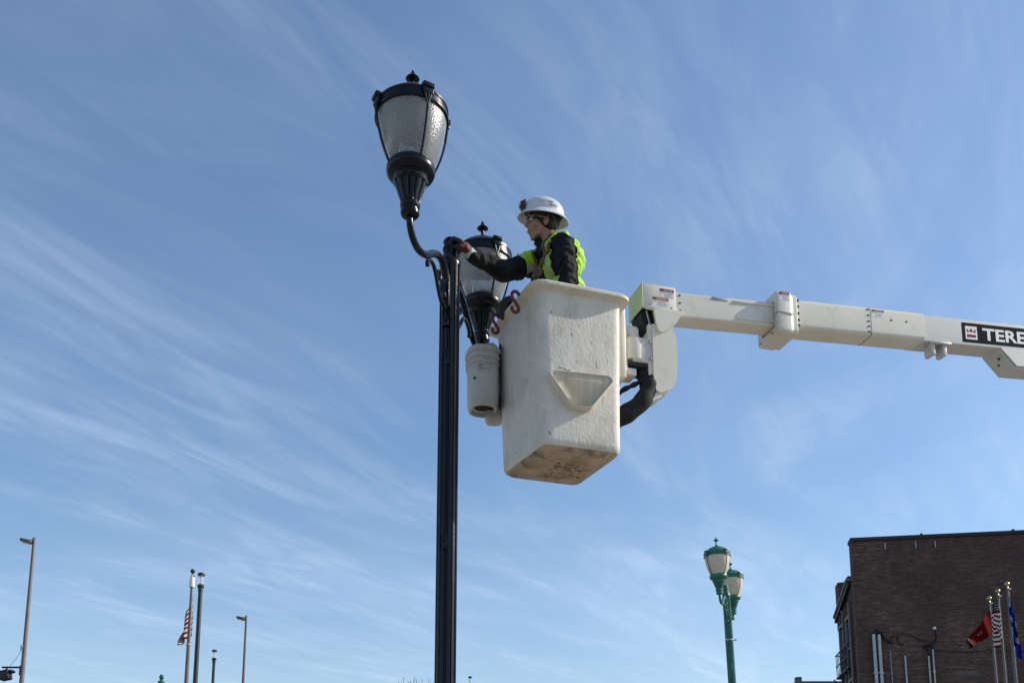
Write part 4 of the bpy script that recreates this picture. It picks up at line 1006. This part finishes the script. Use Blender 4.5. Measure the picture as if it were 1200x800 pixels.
# gloves
gl = fuse([(p[0], p[1], p[2], p[3]+.003, p[4]+.003) for p in handR], .0035, 3, .4)
for f in gl.faces:
    c = f.calc_center_median(); t = (c-wrR).dot((palm-wrR).normalized()); k = (c-palm).dot(kd)
    if t < .012: f.material_index = 2
    elif k < .012: f.material_index = 1
build('glove', gl, [M_glove, M_glovered, M_glovecuff], man, True, None, base=floor)
cu_ = fuse([cc(wrR+(elR-wrR).normalized()*.02, wrR-(elR-wrR).normalized()*.022, .043, .036)], .004, 2)
build('glove_cuff', cu_, M_glovecuff, man, True, None, base=floor)
gl = fuse([(p[0], p[1], p[2], p[3]+.003, p[4]+.003) for p in handL], .004, 3, .4); build('glove', gl, M_glove, man, True, None, base=floor)
# hair
hb_ = fuse([('e', H(0, -.024, .030), (.082, .098, .094), HM), ('e', H(0, -.07, -.035), (.060, .045, .06), HM), cc(H(-.072, -.035, .03), H(-.066, -.045, -.03), .016, .02), cc(H(.072, -.035, .03), H(.066, -.045, -.03), .016, .02),
            cc(H(-.070, .018, .035), H(-.070, .012, .012), .009, .006), cc(H(.070, .018, .035), H(.070, .012, .012), .009, .006), cc(H(-.055, .06, .05), H(.055, .06, .05), .022, .022), cc(H(-.068, .03, .045), H(-.068, .0, .045), .014, .014)], .004, 2)
for v in hb_.verts: v.co += v.normal*noise.noise(v.co*60)*.003
hb_dead = [v for v in hb_.verts if (v.co-H(0, .09, -.02)).length < .052]
build('hair', hb_, M_hair, man, True, None, base=floor)
for sx in (-1, 1):
    bm = BM(); ell_prim(bm, H(sx*.030, .078, .014), (.010, .011, .010), HM); e_ = build('eye', bm, M_white, man, base=floor)
    bm = BM(); ell_prim(bm, H(sx*.032, .0875, .014), (.0045, .002, .0045), HM); build('iris', bm, M_ink, e_, base=floor) if False else build('iris', bm, M_ink, e_, base=floor)
    bm = BM(); tube(bm, spline([H(sx*.018, .089, .032), H(sx*.034, .086, .037), H(sx*.052, .074, .032)], 4), .004, 6); build('eyebrow', bm, M_hair, man, base=floor)
bm = BM(); tube(bm, spline([H(-.022, .086, -.0575), H(-.01, .0905, -.057), H(.01, .0905, -.057), H(.022, .086, -.0575)], 4), .0025, 6); build('lips', bm, mat('lip_skin', (.20, .08, .065), .5), man, base=floor)
# safety glasses
bm = BM(); n = 14
for row in range(2): pass
lo = [[H(.068*sin(a), .020+.085*cos(a), z) for a in [(-70+140*i/n)*pi/180 for i in range(n+1)]] for z in (-.006, .010, .030)]
rings(bm, lo, False, False, closed=False); go = build('safety_glasses', bm, M_gogg, man, base=floor)
bm = BM()
for sx in (-1, 1): tube(bm, [H(sx*.066, .045, .024), H(sx*.077, .01, .020), H(sx*.078, -.02, .014)], .0035, 6)
tube(bm, lo[2], .0028, 6); build('glasses_frame', bm, mat('clear_frame', (.35, .33, .32), .3), go, base=Vector((0, 0, 0)))
go.children[0].data.transform(Matrix.Translation(-floor))
for c_ in man.children:
    if c_.name.startswith('eye') and c_.children: pass
# hard hat
hatc = H(0, -.012, .058); TL = Matrix.Rotation(radians(3), 3, hr); HM2 = TL @ HM
def HT(x, y, z): return hatc + HM2 @ Vector((x, y, z))
def dome_r(z): return max(0., 1-(z/.112)**2.3)**.5
def domep(a, z, off=0.):
    k = dome_r(z); return HT((.118*k+off)*sin(a), (.137*k+off)*cos(a), z)
bm = BM(); lp = []; n = 48
def hring(rx, ry, z, br=0): return [HT(rx*sin(2*pi*i/n), ry*cos(2*pi*i/n), z) for i in range(n)]
lp.append(hring(.110, .128, .0))
lp.append(hring(.147, .168, -.032)); lp.append(hring(.151, .172, -.034)); lp.append(hring(.153, .174, -.030)); lp.append(hring(.150, .170, -.026))
lp.append(hring(.125, .145, .001))
for z in (.006, .02, .04, .06, .078, .092, .102, .108, .111): lp.append(hring(.118*dome_r(z), .137*dome_r(z), z))
V2 = rings(bm, lp, False, True); fixn(bm)
hat = build('hard_hat', bm, M_hat, man, True, 50, base=floor)
bm = BM(); tube(bm, [domep(0, .02, -.001)]+[HT(0, .137*dome_r(z)*sg, z+.001) for sg, z in ((1, .05), (1, .08), (1, .1), (1, .109), (-1, .109), (-1, .1), (-1, .08), (-1, .05))], .008, 8); build('crown_ridge', bm, M_hat, hat, base=floor)
def hat_text(s, size, ac, zc_, off, nm, arc=0., xs=1.):
    me = text_mesh(s, size, off); X = [v.co.x for v in me.vertices]; mid = (min(X)+max(X))/2
    for v in me.vertices:
        dx = (v.co.x-mid)*xs; z = zc_+v.co.y-arc*dx*dx; k = dome_r(z)
        v.co = domep(ac+dx/(.125*k), z, .0012)-floor
    me.materials.append(M_ink); link(nm, me, hat)
hat_text('NAES', .025, radians(-103), .022, .0004, 'hat_lettering')
hat_text('......', .030, radians(-93), .048, .0015, 'hat_emblem_line', 4., .9); 
bm = BM()
for i in range(17):
    t = i/16-.5; a = radians(-93)+t*1.15; z = .060-.020*(2*t)**2+random.uniform(-.001, .001)
    if random.random() < .18: continue
    q = [domep(a+d, z+e_, .0015) for d, e_ in ((-.022, -.0035), (.018, -.0035), (.02, .003), (-.018, .0035))]
    bm.faces.new([bm.verts.new(p) for p in q])
fixn(bm); build('hat_sticker_line', bm, M_labelg, hat, False, base=floor)
bm = BM(); box(bm, HT(0, .150, .038), (.05, .032, .044), HM2, bev=.008); box(bm, HT(0, .142, .036), (.07, .018, .058), HM2, bev=.006)
hl = build('headlamp', bm, mat('dark_maroon_plastic', (.05, .015, .015), .4), hat, base=floor)
bm = BM(); lathe(bm, [(.016, 0), (.018, .006), (.012, .010)], HT(0, .166, .040), 16, M=HM2 @ Matrix.Rotation(-pi/2, 3, 'X')); build('headlamp_lens', bm, M_white, hat, base=floor)
bm = BM(); tube(bm, [HT(.120*sin(a), .139*cos(a), .024) for a in [2*pi*i/40 for i in range(41)]], .0012, 4); 
bm.free()
bm = BM(); tube(bm, spline([H(-.08, -.02, .04), H(-.078, -.05, .0), H(-.05, -.085, -.03)], 4), .005, 6); tube(bm, spline([H(-.08, -.05, .04), H(-.07, -.075, -.01), H(-.03, -.095, -.03)], 4), .005, 6)
build('hat_harness', bm, mat('grey_webbing', (.12, .12, .12), .6), man, base=floor)
# fix frames of children that hang below another mesh: every mesh above was written in man's frame
